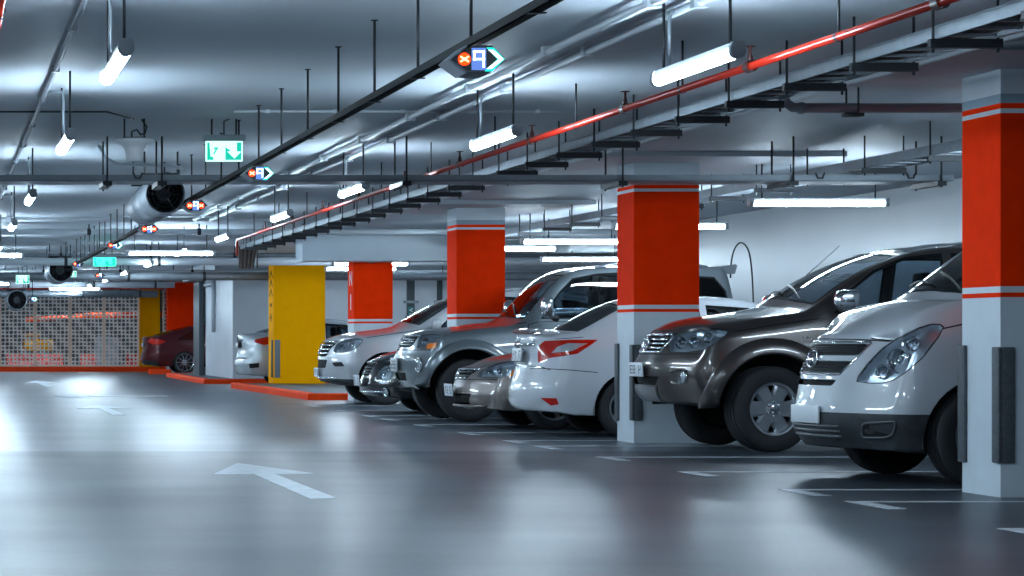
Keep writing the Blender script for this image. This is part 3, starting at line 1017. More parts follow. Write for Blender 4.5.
# ------------------------------------------------------------------ services under the ceiling
# sign trunking down the middle of the lane
TX, TZ = 2.43, 2.368
r = tag(empty('sign_trunking', (TX, -4.7, TZ)), 'dark narrow trunking hung down the lane that carries the lit parking signs', 'trunking')
b = bmesh.new()
bx(b, -.024, .024, 0, 49.7, -.022, -.016); bx(b, -.024, -.02, 0, 49.7, -.022, .020); bx(b, .02, .024, 0, 49.7, -.022, .020); bx(b, -.02, .02, 0, 49.7, .005, .010)
mesh_obj('trunking_channel', fix(b), mat('trunking_dark', (.010, .013, .016), .75, spec=.2), r, smooth=False)
y = .9
while y < 49.7:
    b = bmesh.new(); tube(b, [(0, y, .02), (0, y, CEIL - TZ)], .008, 6); bx(b, -.035, .035, y - .02, y + .02, -.03, -.026); bx(b, -.018, .018, y - .012, y + .012, CEIL - TZ - .006, CEIL - TZ)
    mesh_obj('hanger_rod', fix(b), DSTEEL, r); y += 1.27

RED_E = mat('sign_red_lit', (.8, .1, .03), .4, emit=(1., .07, .004), estr=1.1)
BLUE_E = mat('sign_blue_lit', (.03, .07, .2), .4, emit=(.16, .32, .95), estr=.5)
TEAL_E = mat('sign_teal_lit', (.0, .7, .6), .4, emit=(.0, .75, .55), estr=1.1)
WHITE_E = mat('sign_white_lit', (.9, .95, .95), .4, emit=(.8, 1., 1.), estr=1.3)
SIGNB = mat('sign_face_black', (.012, .02, .024), .25)
SIGNH = mat('sign_housing', (.17, .20, .23), .4)
def parking_sign(y, left, right, label, z=2.29, x=TX + .022, s=1., place=True):
    r = tag(empty('parking_sign', (x, y, z)), label, 'sign', 'lit parking guidance signs')
    hexa = [(-.115, .0), (-.045, .055), (.06, .055), (.115, .0), (.05, -.052), (-.045, -.052)]
    hexa = [(u * s, v * s) for u, v in hexa]
    b = bmesh.new()
    A = [b.verts.new((u, 0, v)) for u, v in hexa]; B = [b.verts.new((u * 1.06, .02, v * 1.08)) for u, v in hexa]
    C = [b.verts.new((u * 1.06, .24, v * 1.08)) for u, v in hexa]; D = [b.verts.new((u * .6, .33, v * .7)) for u, v in hexa]
    for P, Q in ((A, B), (B, C), (C, D)):
        for k in range(6):
            b.faces.new((P[k], P[(k + 1) % 6], Q[(k + 1) % 6], Q[k]))
    b.faces.new(A); b.faces.new(D); fix(b)
    mesh_obj('sign_housing', b, SIGNH, r, smooth=False)
    b = bmesh.new(); prism(b, [(u * .95, v * .92) for u, v in hexa], lambda u, v, t: (u, -t, v), 0, .003); f_ = mesh_obj('sign_face', fix(b), SIGNB, r, smooth=False)
    b = bmesh.new(); bx(b, -.026 * s, .034 * s, -.006, -.003, -.045 * s, .047 * s); p_ = mesh_obj('blue_panel', fix(b), BLUE_E, r, smooth=False)
    b = bmesh.new(); glyphs(b, 'q', lambda u, v, t: (u + .004 * s, -.0065 - t, v), .060 * s, .070 * s, .003, .0085 * s)
    mesh_obj('letter', fix(b), WHITE_E, p_, smooth=False)
    for side, kind in ((-1, left), (1, right)):
        cx = side * .056 * s if kind == 'x' else side * .036 * s
        b = bmesh.new()
        if kind == 'x':
            disc(b, .026 * s, -.005, 'y', 20, c=(cx, 0, 0)); bmesh.ops.solidify(b, geom=b.faces[:], thickness=.002); fix(b)
            d_ = mesh_obj('red_light', b, RED_E, r, smooth=False)
            b = bmesh.new(); glyphs(b, 'x', lambda u, v, t: (cx + u, -.008 - t, v), .045 * s, .045 * s, .003, .008 * s)
            mesh_obj('cross_mark', fix(b), mat('sign_amber_lit', (1, .8, .5), .4, emit=(1., .72, .40), estr=1.1), d_, smooth=False)
        elif kind == '>':
            pts = [(0, .048), (.028, .048), (.074, .0), (.022, -.05), (-.008, -.05), (.046, .0)]
            pts = [(cx + side * u * s, v * s) for u, v in pts]
            prism(b, pts, lambda u, v, t: (u, -t, v), .004, .0065); g_ = mesh_obj('green_arrow', fix(b), TEAL_E, r, smooth=False)
            b = bmesh.new(); prism(b, [(u + side * .0, v * .86) for u, v in inset2d(pts, .0032 * s)], lambda u, v, t: (u, -t, v), .0066, .009)
            mesh_obj('arrow_core', fix(b), WHITE_E, g_, smooth=False)
    if right == '>':
        b = bmesh.new(); bx(b, .0, .05 * s, -.012, .25, .058 * s, .0595 * s)
    return r
parking_sign(11.4, 'x', '>', 'large lit parking sign with red cross and green arrow, closest to the viewer', s=1.10)
parking_sign(19.2, 'x', '>', 'lit parking sign with red cross and green arrow under the green exit sign', s=1.0)
parking_sign(24.0, 'x', 'x', 'lit parking sign with two red crosses beside the mouth of the jet fan', z=2.30)
parking_sign(29.3, 'x', 'x', 'lit parking sign with two red crosses just below the jet fan', z=2.31)
parking_sign(35.1, 'x', '>', 'small lit parking sign with green arrow above the far exit lights', z=2.34)
parking_sign(44.3, 'x', '', 'tiny lit parking sign with one red cross beside the second fan', z=2.36)
parking_sign(51.5, 'x', '', 'tiny lit parking sign among the pipes, beside the far exit lights', z=2.34, x=3.3)
parking_sign(62.0, '', '>', 'tiny lit parking sign in front of the distant fan', z=2.02, x=2.3)
b = bmesh.new(); tube(b, [(2.3, 62.2, 2.06), (2.3, 62.2, CEIL)], .012, 6)
o = mesh_obj('hanger_rod', fix(b), DSTEEL); tag(o, 'thin rod holding the tiny parking sign in front of the distant fan', 'rod')
b = bmesh.new(); tube(b, [(3.3, 51.65, 2.38), (3.3, 51.65, CEIL)], .012, 6)
o = mesh_obj('hanger_rod', fix(b), DSTEEL); tag(o, 'thin rod holding the tiny parking sign among the pipes', 'rod')

# exit signs
GREEN_E = mat('exit_green_lit', (.0, .25, .18), .4, emit=(.0, .60, .42), estr=.55)
EXITW = mat('exit_white_lit', (.9, .95, .95), .4, emit=(.55, 1., .85), estr=.72)
TEAL_B = mat('exit_teal_bright', (.0, .25, .18), .4, emit=(.02, 1., .55), estr=3.)
def exit_sign(x, y, z, w, h, label, runner=True, panel=None):
    r = tag(empty('exit_sign', (x, y, z)), label, 'exit sign', 'green exit signs')
    b = bmesh.new(); bx(b, -w / 2 - .02, w / 2 + .02, 0, .10, h, h + .05, bev=.006); mesh_obj('sign_case', fix(b), mat('exit_case', (.18, .24, .26), .4), r, smooth=False)
    b = bmesh.new(); bx(b, -w / 2, w / 2, .03, .06, 0, h, bev=.004); p = mesh_obj('sign_panel', fix(b), panel or EXITW, r, smooth=False)
    f = lambda u, v, t: (u, .029 - t, v)
    b = bmesh.new()
    a, e, c0, c1 = -w / 2 + .012, w / 2 - .012, .012, h - .012
    # left field: doorway with the running figure left white; right field: arrow left white on green
    m0 = w * .03
    prism(b, [(a, c0), (a + w * .10, c0), (a + w * .06, c1), (a, c1)], f, 0, .002)
    prism(b, [(a + w * .03, c0), (a + w * .18, c0), (a + w * .15, c0 + h * .16), (a + w * .05, c0 + h * .16)], f, 0, .002)
    prism(b, [(a + w * .16, c0 + h * .30), (a + w * .20, c0 + h * .28), (a + w * .30, c0 + h * .62), (a + w * .26, c0 + h * .64)], f, 0, .002)
    prism(b, [(a + w * .17, c0 + h * .52), (a + w * .19, c0 + h * .62), (a + w * .28, c0 + h * .60), (a + w * .28, c0 + h * .52)], f, 0, .002)
    ax, ay, s = w * .27, h * .5, h * .36
    tip, L, Rr = (ax, ay - s), (ax - s * .95, ay - s * .05), (ax + s * .95, ay - s * .05)
    prism(b, [(m0, c0), tip[:1] + (c0,), tip, L, (ax - s * .45, ay + s * .02), (m0, c1 - h * .22)], f, 0, .002)
    prism(b, [tip[:1] + (c0,), (e, c0), (e, ay + s * .5), Rr, tip], f, 0, .002)
    prism(b, [Rr, (e, ay + s * .5), (e, c1), (ax + s * .35, c1), (ax + s * .35, ay - s * .02)], f, 0, .002)
    mesh_obj('pictogram', fix(b), GREEN_E, p, smooth=False)
    for s_ in (-1, 1):
        b = bmesh.new(); tube(b, [(s_ * w * .33, .05, h + .05), (s_ * w * .33, .05, CEIL - z)], .008, 6); mesh_obj('hanger_rod', fix(b), DSTEEL, r)
    b = bmesh.new(); tube(b, [(.0, .05, h + .05), (.0, .05, h + .16), (.06, .05, h + .19), (w * .33, .05, h + .27)], .007, 6); mesh_obj('feed_cable', fix(b), DSTEEL, r)
    return r
exit_sign(2.30, 20.2, 2.455, .30, .165, 'lit green exit sign with running figure and down arrow hung over the cross tray')
exit_sign(2.96, 44.9, 2.34, .40, .15, 'wide green lit exit sign hung below the small arrow sign', False, TEAL_B)
exit_sign(1.72, 52.0, 2.18, .28, .18, 'small green lit exit sign hung at the left edge in front of the distant fan')
exit_sign(2.6, 50.0, 2.27, .26, .12, 'small green lit exit sign under the second fan', False)

# loudspeaker with flared rim, hung from two rods
r = tag(empty('loudspeaker', (1.57, 20.2, 2.46)), 'white flared loudspeaker hung from rods in front of the jet fan', 'loudspeaker')
b = bmesh.new(); lathe(b, [(.001, 0), (.06, 0), (.065, .01), (.075, .08), (.10, .125), (.155, .15), (.16, .165), (.145, .175), (.001, .175)], 'z', 32); mesh_obj('horn', fix(b), mat('horn_white', (.85, .88, .9), .4), r, autosmooth=50)
b = bmesh.new(); bx(b, -.09, .09, -.02, .02, .176, .19); mesh_obj('mounting_bar', fix(b), DSTEEL, r, smooth=False)
for s in (-1, 1):
    b = bmesh.new(); tube(b, [(s * .08, 0, .18), (s * .08, 0, CEIL - 2.46)], .008, 6); mesh_obj('hanger_rod', fix(b), DSTEEL, r)
b = bmesh.new(); tube(b, [(-.02, .0, .19), (-.02, .01, .235), (.02, .0, .25), (.05, 0, .21), (.085, 0, .22), (.10, 0, .27), (.06, 0, .335)], .008, 6); mesh_obj('feed_cable', fix(b), DSTEEL, r)

# jet fans
def fan(x, y, z, rad, L, label):
    r = tag(empty('jet_fan', (x, y, z)), label, 'fan', 'jet fans under the ceiling')
    b = bmesh.new()
    lathe(b, [(rad * .93, .0), (rad * .99, -.01), (rad * 1.0, .02), (rad * 1.0, L * .30), (rad * 1.06, L * .31), (rad * 1.06, L * .34), (rad, L * .35), (rad, L * .64), (rad * 1.06, L * .65), (rad * 1.06, L * .68), (rad, L * .69), (rad, L), (rad * .93, L), (rad * .92, .02), (rad * .93, .0)], 'y', 40)
    mesh_obj('fan_casing', fix(b), GALV, r, autosmooth=40)
    b = bmesh.new(); lathe(b, [(.001, .1), (rad * .34, .1), (rad * .36, .5), (.001, .52)], 'y', 24); mesh_obj('motor', fix(b), DSTEEL, r, autosmooth=40)
    b = bmesh.new(); lathe(b, [(rad * .915, .03), (rad * .915, L - .03)], 'y', 40); disc(b, rad * .915, .7, 'y', 40)
    mesh_obj('inner_lining', fix(b), mat('fan_dark', (.012, .013, .015), .8), r)
    for k in range(9):
        t = 2 * PI * k / 9
        b = bmesh.new(); u = Vector((math.cos(t), 0, math.sin(t))); w = Vector((-math.sin(t), 0, math.cos(t)))
        vs = []
        for rr, tw in ((rad * .34, .05), (rad * .88, .03)):
            for s in (-1, 1):
                vs.append(u * rr + w * s * rad * .16 + Vector((0, .40 + s * tw, 0)))
        V_ = [b.verts.new(v) for v in (vs[0], vs[1], vs[3], vs[2])]; b.faces.new(V_); bmesh.ops.solidify(b, geom=b.faces[:], thickness=.006)
        mesh_obj('fan_blade', fix(b), DSTEEL, r, smooth=False)
    b = bmesh.new()
    for q in (.25, .45, .65, .85):
        tube(b, [(rad * q * math.cos(a), .012, rad * q * math.sin(a)) for a in [2 * PI * k / 32 for k in range(32)]], .004, 5, closed=True)
    for a in (0, 60, 120):
        c_, s_ = math.cos(R(a)) * rad * .94, math.sin(R(a)) * rad * .94
        tube(b, [(-c_, .008, -s_), (c_, .008, s_)], .005, 5)
    mesh_obj('guard_grille', fix(b), DSTEEL, r)
    for yy in (L * .2, L * .8):
        b = bmesh.new(); bx(b, -rad * .95, rad * .95, yy - .02, yy + .02, rad * 1.0, rad * 1.0 + .04)
        for s in (-1, 1):
            tube(b, [(s * rad * .85, yy, rad), (s * rad * .85, yy, CEIL - z)], .01, 6)
        mesh_obj('fan_bracket', fix(b), DSTEEL, r)
fan(2.10, 23.3, 2.37, .185, 2.3, 'large galvanised jet fan with a dark grilled mouth, hung behind the cross tray')
fan(2.25, 46.5, 2.32, .23, 2.0, 'second jet fan, dark and small, behind the tiny red parking sign')
fan(1.95, 63.0, 2.02, .25, 2.0, 'distant jet fan with a blue sign in front, by the left edge')

# cable tray crossing the lane
r = tag(empty('cable_tray', (-6.5, 22.0, 2.412)), 'grey cable tray crossing the whole lane in front of the second pillar', 'cable tray')
b = bmesh.new()
Lx = 15.42
bx(b, 0, Lx, 0, .012, .0, .052); bx(b, 0, Lx, .50, .512, .0, .052); bx(b, 0, Lx, .0, .512, -.004, .004)
mesh_obj('tray_body', fix(b), mat('tray_grey', (.22, .255, .29), .45, .4, noise=(6, .1)), r, smooth=False)
b = bmesh.new()
for k, (yy, rr) in enumerate(((.10, .014), (.17, .016), (.26, .013), (.36, .015))):
    tube(b, [(.0, yy, .02 + rr), (Lx, yy, .02 + rr)], rr, 6)
mesh_obj('cable_run', fix(b), DSTEEL, r)
for k, xx in enumerate((1.4, 3.9, 6.55, 7.97, 8.45, 10.6, 12.5, 14.0, 15.3)):
    b = bmesh.new(); bx(b, xx - .04, xx + .04, -.05, .56, -.045, -.004); mesh_obj('tray_bracket', fix(b), DSTEEL, r, smooth=False)
    for yy in (-.03, .54):
        b = bmesh.new(); tube(b, [(xx, yy, -.06), (xx, yy, CEIL - 2.412)], .009, 6); mesh_obj('hanger_rod', fix(b), DSTEEL, r)
for xx in (6.9, 8.2, 14.2, 15.0):
    b = bmesh.new(); tube(b, [(xx, -.012, .07), (xx + .02, -.02, .02), (xx + .06, -.02, .02), (xx + .08, -.012, .07)], .008, 6); mesh_obj('tray_clip', fix(b), DSTEEL, r)

# cable ladders along the bays on trapeze brackets
def ladder(name, x, z, w, ya, yb, step, label, phase=0., drop=False, rail=.06):
    r = tag(empty(name, (x, ya, z)), label, 'cable tray')
    L = yb - ya
    b = bmesh.new()
    for xx in (.02, w - .03):
        bx(b, xx, xx + .012, 0, L, .0, rail); bx(b, xx - .01, xx + .022, 0, L, rail, rail + .006)
    y = .15
    while y < L:
        bx(b, .03, w - .03, y - .015, y + .015, .005, .02); y += .30
    mesh_obj('tray_body', fix(b), GALV, r, smooth=False)
    b = bmesh.new()
    for k in range(5):
        xx = .07 + (w - .14) * k / 4
        tube(b, [(xx, 0, .035), (xx, L, .035)], .016, 6)
    mesh_obj('cable_run', fix(b), mat('cable_brown', (.06, .042, .036), .6), r)
    y = phase
    while y < L:
        b = bmesh.new(); bx(b, -.02, w + .02, y - .02, y + .02, -.045, -.002); bx(b, -.02, w + .02, y - .024, y + .024, -.048, -.04)
        mesh_obj('tray_bracket', fix(b), DSTEEL, r, smooth=False)
        for xx in (.0, w):
            b = bmesh.new(); tube(b, [(xx, y, -.07), (xx, y, CEIL - z)], .0075, 6); mesh_obj('hanger_rod', fix(b), DSTEEL, r)
        y += step
    return r
ladder('cable_ladder', 5.06, 2.545, .33, -4.86, 42.3, 1.10, 'cable ladder on dark brackets running beside the red pipe, left of the pillars', 0.0)
ladder('cable_ladder', 8.10, 2.52, .34, -4.5, 39.8, 1.45, 'cable ladder on dark brackets running behind the pillars', 0.3, rail=.08)
# end of the first ladder dropping to the cross pipes
b = bmesh.new()
bx(b, 5.06, 5.08, 42.31, 42.36, 2.22, 2.6); bx(b, 5.36, 5.38, 42.31, 42.36, 2.22, 2.6)
for k in range(4):
    tube(b, [(5.14 + .06 * k, 42.345, 2.58), (5.14 + .06 * k, 42.345, 2.802)], .006, 6)
    tube(b, [(5.12 + .07 * k, 42.34, 2.58), (5.10 + .06 * k, 42.33, 2.22)], .034, 8)
o = mesh_obj('cable_drop', fix(b), mat('cable_brown', (.06, .042, .036), .6), smooth=False); tag(o, 'short bundle of cables dropping from the end of the cable ladder above the yellow pillar', 'cable')

# red sprinkler pipe
def sprinkler_pipe(x, z, ya, yb, heads, label, rad=.022):
    r = tag(empty('sprinkler_pipe', (x, ya, z)), label, 'pipe', 'red sprinkler pipes')
    b = bmesh.new(); tube(b, [(0, 0, 0), (0, yb - ya, 0), (0, yb - ya + .06, -.05), (0, yb - ya + .06, -.24)], rad, 12); mesh_obj('pipe_run', fix(b), REDPIPE, r)
    for k, y in enumerate(heads):
        y -= ya
        b = bmesh.new()
        lathe(b, [(rad + .012, y - .04), (rad + .012, y + .04)], 'y', 12); tube(b, [(0, y, rad), (0, y, rad + .035), (0, y, rad + .05), (0, y, rad + .085)], [.018, .014, .008, .008], 8)
        lathe(b, [(.001, rad + .085), (.03, rad + .085), (.03, rad + .09), (.001, rad + .09)], 'z', 12, c=(0, y, 0))
        mesh_obj('sprinkler_head', fix(b), mat('sprinkler_dark', (.06, .014, .014), .5), r)
        b = bmesh.new(); yy = y + 1.25
        if yy < yb - ya:
            tube(b, [(0, yy, rad), (0, yy, CEIL - z)], .007, 6); lathe(b, [(rad + .004, yy - .015), (rad + .006, yy), (rad + .004, yy + .015)], 'y', 14)
            mesh_obj('pipe_hanger', fix(b), DSTEEL, r)
    return r
sprinkler_pipe(4.44, 2.51, -5.5, 37.3, (-4.5, -1.9, .7, 3.3, 6.0, 8.6, 11.1, 13.7, 16.2, 18.75, 21.35, 23.9, 26.5, 29.0, 31.5, 34.1), 'long red sprinkler pipe running beside the tube lamps above the bays')
sprinkler_pipe(.29, 2.62, -5.5, 38.0, (-3.5, -.9, 1.7, 4.4, 7.0, 9.7, 12.3, 15.0, 17.6, 20.2, 23, 26, 29, 32, 35), 'red sprinkler pipe close under the ceiling at the left edge')

# conduits on the ceiling
def conduit(pts, rad, label, clips=0, m=None, name='conduit'):
    P0 = Vector(pts[0])
    r = tag(empty(name, P0), label, 'conduit')
    b = bmesh.new(); tube(b, [Vector(p) - P0 for p in pts], rad, 8); mesh_obj('conduit_run', fix(b), m or PALE, r)
    a, c = Vector(pts[0]), Vector(pts[1])
    for k in range(clips):
        p = a + (c - a) * ((k + .5) / clips) - P0
        b = bmesh.new(); s = rad * 1.5
        bx(b, p.x - s, p.x + s, p.y - s, p.y + s, p.z - rad * 1.25, p.z + rad * 1.3); mesh_obj('conduit_clip', fix(b), m or PALE, r, smooth=False)
    return r
conduit([(3.66, -5.9, 2.745), (3.66, 36, 2.745)], .024, 'pale conduit on the ceiling next to the row of tube lamps, on its lane side', 19)
conduit([(3.90, -5.9, 2.745), (3.90, 36, 2.745)], .024, 'pale conduit on the ceiling directly over the row of tube lamps', 19)
conduit([(.745, -5.9, 2.755), (.745, 36, 2.755)], .017, 'thin conduit on the ceiling beside the lamps at the lane edge', 20, GALV)
conduit([(6.12, -5.9, 2.74), (6.12, 38, 2.74)], .018, 'thin white conduit along the ceiling left of the pillars', 10)
conduit([(2.28, 19.4, 2.784), (4.9, 19.4, 2.784)], .011, 'pale conduit crossing the ceiling from the exit sign towards the lamps', 5)
conduit([(.1, 19.5, 2.79), (1.3, 19.5, 2.79), (1.56, 20.15, 2.79)], .007, 'thin dark cable across the ceiling to the loudspeaker', 0, DSTEEL)
conduit([(-3, 36.2, 2.755), (5.0, 36.2, 2.755)], .030, 'pale pipe crossing the ceiling beyond the jet fan', 5)
for k, y in enumerate((12.75, 17.6, 24.3, 30.1)):
    conduit([(.745, y, 2.76), (.86, y, 2.755), (.87, y + .02, 2.70), (.87, y + .02, 2.415)], .010, f'bent conduit feeding the {ord_[k]} tube lamp at the lane edge', 0, GALV)
for k, y in enumerate((13.2, 17.8, 23.7)):
    conduit([(3.90, y, 2.755), (3.86, y, 2.74), (3.85, y, 2.70), (3.85, y, 2.455)], .009, f'bent conduit feeding the {ord_[k]} tube lamp along the red pipe', 0, GALV)
# white bent pipe in front of the jet fan mouth
conduit([(1.45, 22.9, 2.805), (1.52, 22.9, 2.68), (1.62, 22.9, 2.62), (2.1, 22.9, 2.61), (2.2, 22.9, 2.585), (2.22, 22.9, 2.57)], .016, 'white bent conduit above the mouth of the jet fan')
# grey drain pipe next to the closest pillar
r = tag(empty('drain_pipe', (5.82, 17.25, 2.62)), 'grey drain pipe elbowing down from the ceiling and running to the closest pillar', 'pipe')
b = bmesh.new(); tube(b, [(0, 0, .18), (0, 0, .10), (.015, 0, .03), (.06, 0, -.005), (.12, 0, -.01), (2.1, 0, -.01)], .034, 14); mesh_obj('pipe_run', fix(b), mat('drain_grey', (.20, .22, .25), .45), r)
b = bmesh.new(); lathe(b, [(.038, .04), (.042, .05), (.042, .075), (.038, .085)], 'z', 14); lathe(b, [(.038, .10), (.042, .11), (.042, .135), (.038, .145)], 'x', 14, c=(0, 0, -.01)); mesh_obj('pipe_collar', fix(b), mat('drain_grey', (.20, .22, .25), .45), r)
b = bmesh.new(); bx(b, .42, .54, -.05, .05, -.07, -.045); tube(b, [(.45, .045, -.06), (.45, .045, .18)], .007, 6); tube(b, [(.50, -.045, -.06), (.50, -.045, .18)], .007, 6); mesh_obj('pipe_hanger', fix(b), DSTEEL, r)

# air duct in front of the fourth pillar
r = tag(empty('air_duct', (5.85, 40.3, 2.285)), 'wide pale rectangular air duct hung over the fourth pillar', 'duct')
b = bmesh.new(); bx(b, 0, 2.45, 0, .75, 0, .42, bev=.01); mesh_obj('duct_body', fix(b), mat('duct_white', (.50, .57, .63), .4), r, smooth=False)
for xx in (0, 1.2, 2.4):
    b = bmesh.new(); bx(b, xx - .01, xx + .05, -.012, .762, -.008, .425); mesh_obj('duct_flange', fix(b), mat('duct_white', (.50, .57, .63), .4), r, smooth=False)
for xx in (.3, 2.1):
    b = bmesh.new(); tube(b, [(xx, .1, .42), (xx, .1, .425)], .01, 6); mesh_obj('hanger_rod', fix(b), DSTEEL, r)
# shallow drop panels over the columns
for k, (yy, x1) in enumerate(((15.0, 9.0), (23.7, 8.6), (32.0, 8.4), (40.2, 8.4))):
    b = bmesh.new(); bx(b, 6.15, x1, yy, yy + 2.5, 2.75, CEIL); struct('ceiling_drop_panel', b, CEILM)

# cross pipes and ducts at the far end
far = [(38.6, 2.68, .045, PALE, 'pale cross pipe at the start of the far pipes'), (45.7, 2.44, .07, PALE, 'thick pale cross pipe above the wide yellow pillar'), (47.5, 2.62, .04, GALV, 'thin steel cross pipe under the ceiling'),
       (53.0, 2.36, .09, GALV, 'thick steel cross pipe over the silver saloon'), (55.5, 2.52, .05, PALE, 'pale cross pipe close to the soffit'), (60.0, 2.60, .05, GALV, 'steel cross pipe high over the far lane'),
       (65.0, 2.44, .08, PALE, 'thick pale cross pipe over the far lane'), (70.0, 2.30, .10, GALV, 'thick steel cross pipe before the screen'), (74.5, 2.42, .07, PALE, 'pale cross pipe just above the screen'), (77.5, 2.60, .05, GALV, 'thin steel cross pipe just above the screen')]
for y, z, rad, m, lab in far:
    r = tag(empty('cross_pipe', (-6.8, y, z)), lab, 'pipe', 'cross pipes at the far end')
    b = bmesh.new(); tube(b, [(0, 0, 0), (12.9 if y > 56 else 23.5, 0, 0)], rad, 10); mesh_obj('pipe_run', fix(b), m, r)
    for xx in (7.4, 9.1, 10.8, 12.4):
        b = bmesh.new(); tube(b, [(xx, 0, rad), (xx, 0, CEIL - z)], .012, 6); lathe(b, [(rad + .004, xx - .03), (rad + .012, xx), (rad + .004, xx + .03)], 'x', 12); mesh_obj('pipe_hanger', fix(b), DSTEEL, r)
r = tag(empty('sprinkler_pipe', (-6, 72.5, 2.52)), 'red pipe crossing the lane in front of the screen', 'pipe', 'red sprinkler pipes')
b = bmesh.new(); tube(b, [(0, 0, 0), (12.5, 0, 0)], .05, 10); mesh_obj('pipe_run', fix(b), REDPIPE, r)
b = bmesh.new(); tube(b, [(8.4, 0, 0), (8.4, 0, CEIL - 2.52)], .012, 6); mesh_obj('pipe_hanger', fix(b), DSTEEL, r)

# ---- perforated screen
SCR = mat('screen_cream', (.95, .76, .62), .5)
def screen_panel(x0, x1, z0, z1, y, label):
    r = tag(empty('screen_panel', (x0, y, z0)), label, 'screen', 'perforated screen panels')
    W, H = x1 - x0, z1 - z0
    n = max(2, round((W - .08) / .124)); m_ = round((H - .08) / .124)
    cw, ch = (W - .08) / n, (H - .08) / m_
    b = bmesh.new(); t = .03
    for i in range(n):
        for j in range(m_):
            cx, cy = .04 + cw * (i + .5), .04 + ch * (j + .5)
            big = (i % 3 == 1 and j % 5 == 2)
            k = .47 if big else .40
            O = [(-cw / 2, -ch / 2), (cw / 2, -ch / 2), (cw / 2, ch / 2), (-cw / 2, ch / 2)]
            if (i + j) % 2 and not big:
                I = [(-cw * k, -ch * .22), (cw * .22, -ch * k), (cw * k, ch * .22), (-cw * .22, ch * k)]
            else:
                I = [(-cw * k, -ch * k), (cw * k, -ch * k), (cw * k, ch * k), (-cw * k, ch * k)] if not big else [(0, -ch * k), (cw * k, 0), (0, ch * k), (-cw * k, 0)]
                if not big:
                    I = [(u * (.62 if (i * 7 + j * 3) % 4 == 0 else 1.0), v * (.62 if (i * 7 + j * 3) % 4 == 0 else 1.0)) for u, v in I]
            for ya in (0, t):
                o_ = [b.verts.new((cx + u, ya, cy + v)) for u, v in O]; i_ = [b.verts.new((cx + u, ya, cy + v)) for u, v in I]
                for q in range(4):
                    b.faces.new((o_[q], o_[(q + 1) % 4], i_[(q + 1) % 4], i_[q]))
                if ya == 0:
                    fi = i_
                else:
                    for q in range(4):
                        b.faces.new((fi[q], fi[(q + 1) % 4], i_[(q + 1) % 4], i_[q]))
    mesh_obj('perforated_sheet', fix(b), mat('screen_grey', (.95, .89, .84), .5), r, smooth=False)
    b = bmesh.new()
    for (a0, a1, c0, c1) in ((0, .05, 0, H), (W - .05, W, 0, H), (.05, W - .05, 0, .05), (.05, W - .05, H - .05, H)):
        bx(b, a0, a1, -.03, .06, c0, c1)
    mesh_obj('screen_frame', fix(b), SCR, r, smooth=False)
xs = [.78, 1.92, 3.06, 4.18, 5.27, 6.40]
labs = ['perforated cream screen panel cut by the left edge of the view', 'perforated cream screen panel in front of the yellow box', 'perforated cream screen panel under the distant tube lamp', 'perforated cream screen panel left of the white bin seen through it', 'perforated cream screen panel beside the slim yellow pillar']
labs = labs[:5]
for k in range(5):
    screen_panel(xs[k], xs[k + 1] - .01, .16, 2.60, 80.3, labs[k])
for k in range(5):
    screen_panel(.78 - 1.14 * (k + 1), .77 - 1.14 * k, .16, 2.60, 80.3, f'perforated cream screen panel beyond the left edge of the view, {ord_[k]} from it')
screen_panel(7.15, 8.30, .16, 2.60, 80.3, 'perforated cream screen panel between the slim yellow and the red far pillars')
# things beyond the screen
r = tag(empty('storage_box', (2.95, 88.0, 0)), 'yellow storage box seen through the perforated screen', 'box')
b = bmesh.new(); bx(b, 0, 1.06, 0, .8, .62, 1.02, bev=.02); mesh_obj('box_body', fix(b), YELP, r, smooth=False)
b = bmesh.new(); bx(b, .0, .62, .1, .5, 1.14, 1.26, bev=.02); bx(b, .1, .16, .2, .3, 1.02, 1.14); bx(b, .46, .52, .2, .3, 1.02, 1.14); mesh_obj('box_rack', fix(b), mat('rack_orange', (.8, .30, .02), .5), r, smooth=False)
b = bmesh.new(); bx(b, .1, .96, .1, .7, 0, .62, bev=.02); mesh_obj('box_stand', fix(b), GALV, r, smooth=False)
for k, (xa, xb_, lab) in enumerate(((2.3, 4.25, 'low red barrier below the yellow box, behind the screen'), (4.85, 5.4, 'low red barrier in the middle behind the screen'), (6.45, 6.85, 'low red barrier by the slim yellow pillar, behind the screen'))):
    b = bmesh.new(); prism(b, [(0, 0), (.5, 0), (.36, .3), (.30, .52), (.20, .52), (.14, .3)], lambda u, v, t: (t, 86.2 + u, v), xa, xb_); o = mesh_obj('road_barrier', fix(b), mat('barrier_red', (.62, .06, .04), .5), smooth=False); tag(o, lab, 'barrier', 'red barriers behind the screen')
r = tag(empty('waste_bin', (5.45, 87.5, 0)), 'white bin seen through the perforated screen', 'bin')
b = bmesh.new(); bx(b, 0, .82, 0, .6, .12, .98, bev=.03); mesh_obj('bin_body', fix(b), PALE, r, smooth=False)
b = bmesh.new(); prism(b, [(-.03, .98), (.85, .98), (.80, 1.10), (.10, 1.16)], lambda u, v, t: (u, t, v), -.02, .62); mesh_obj('bin_lid', fix(b), PALE, r, smooth=False)
for xx in (.1, .7):
    b = bmesh.new(); lathe(b, [(.001, -.03), (.06, -.03), (.06, .03), (.001, .03)], 'y', 16, c=(xx, .1, .06)); mesh_obj('bin_wheel', fix(b), BLACK, r)
r = tag(empty('red_beam', (2.9, 86, 1.70)), 'red and white overhead pipe crossing behind the screen', 'pipe')
b = bmesh.new(); tube(b, [(0, 0, 0), (2.3, 0, .16)], .09, 10); tube(b, [(2.3, 0, .16), (5.2, 0, .18)], .11, 10); mesh_obj('pipe_run', fix(b), mat('beam_red', (.85, .10, .03), .5), r)
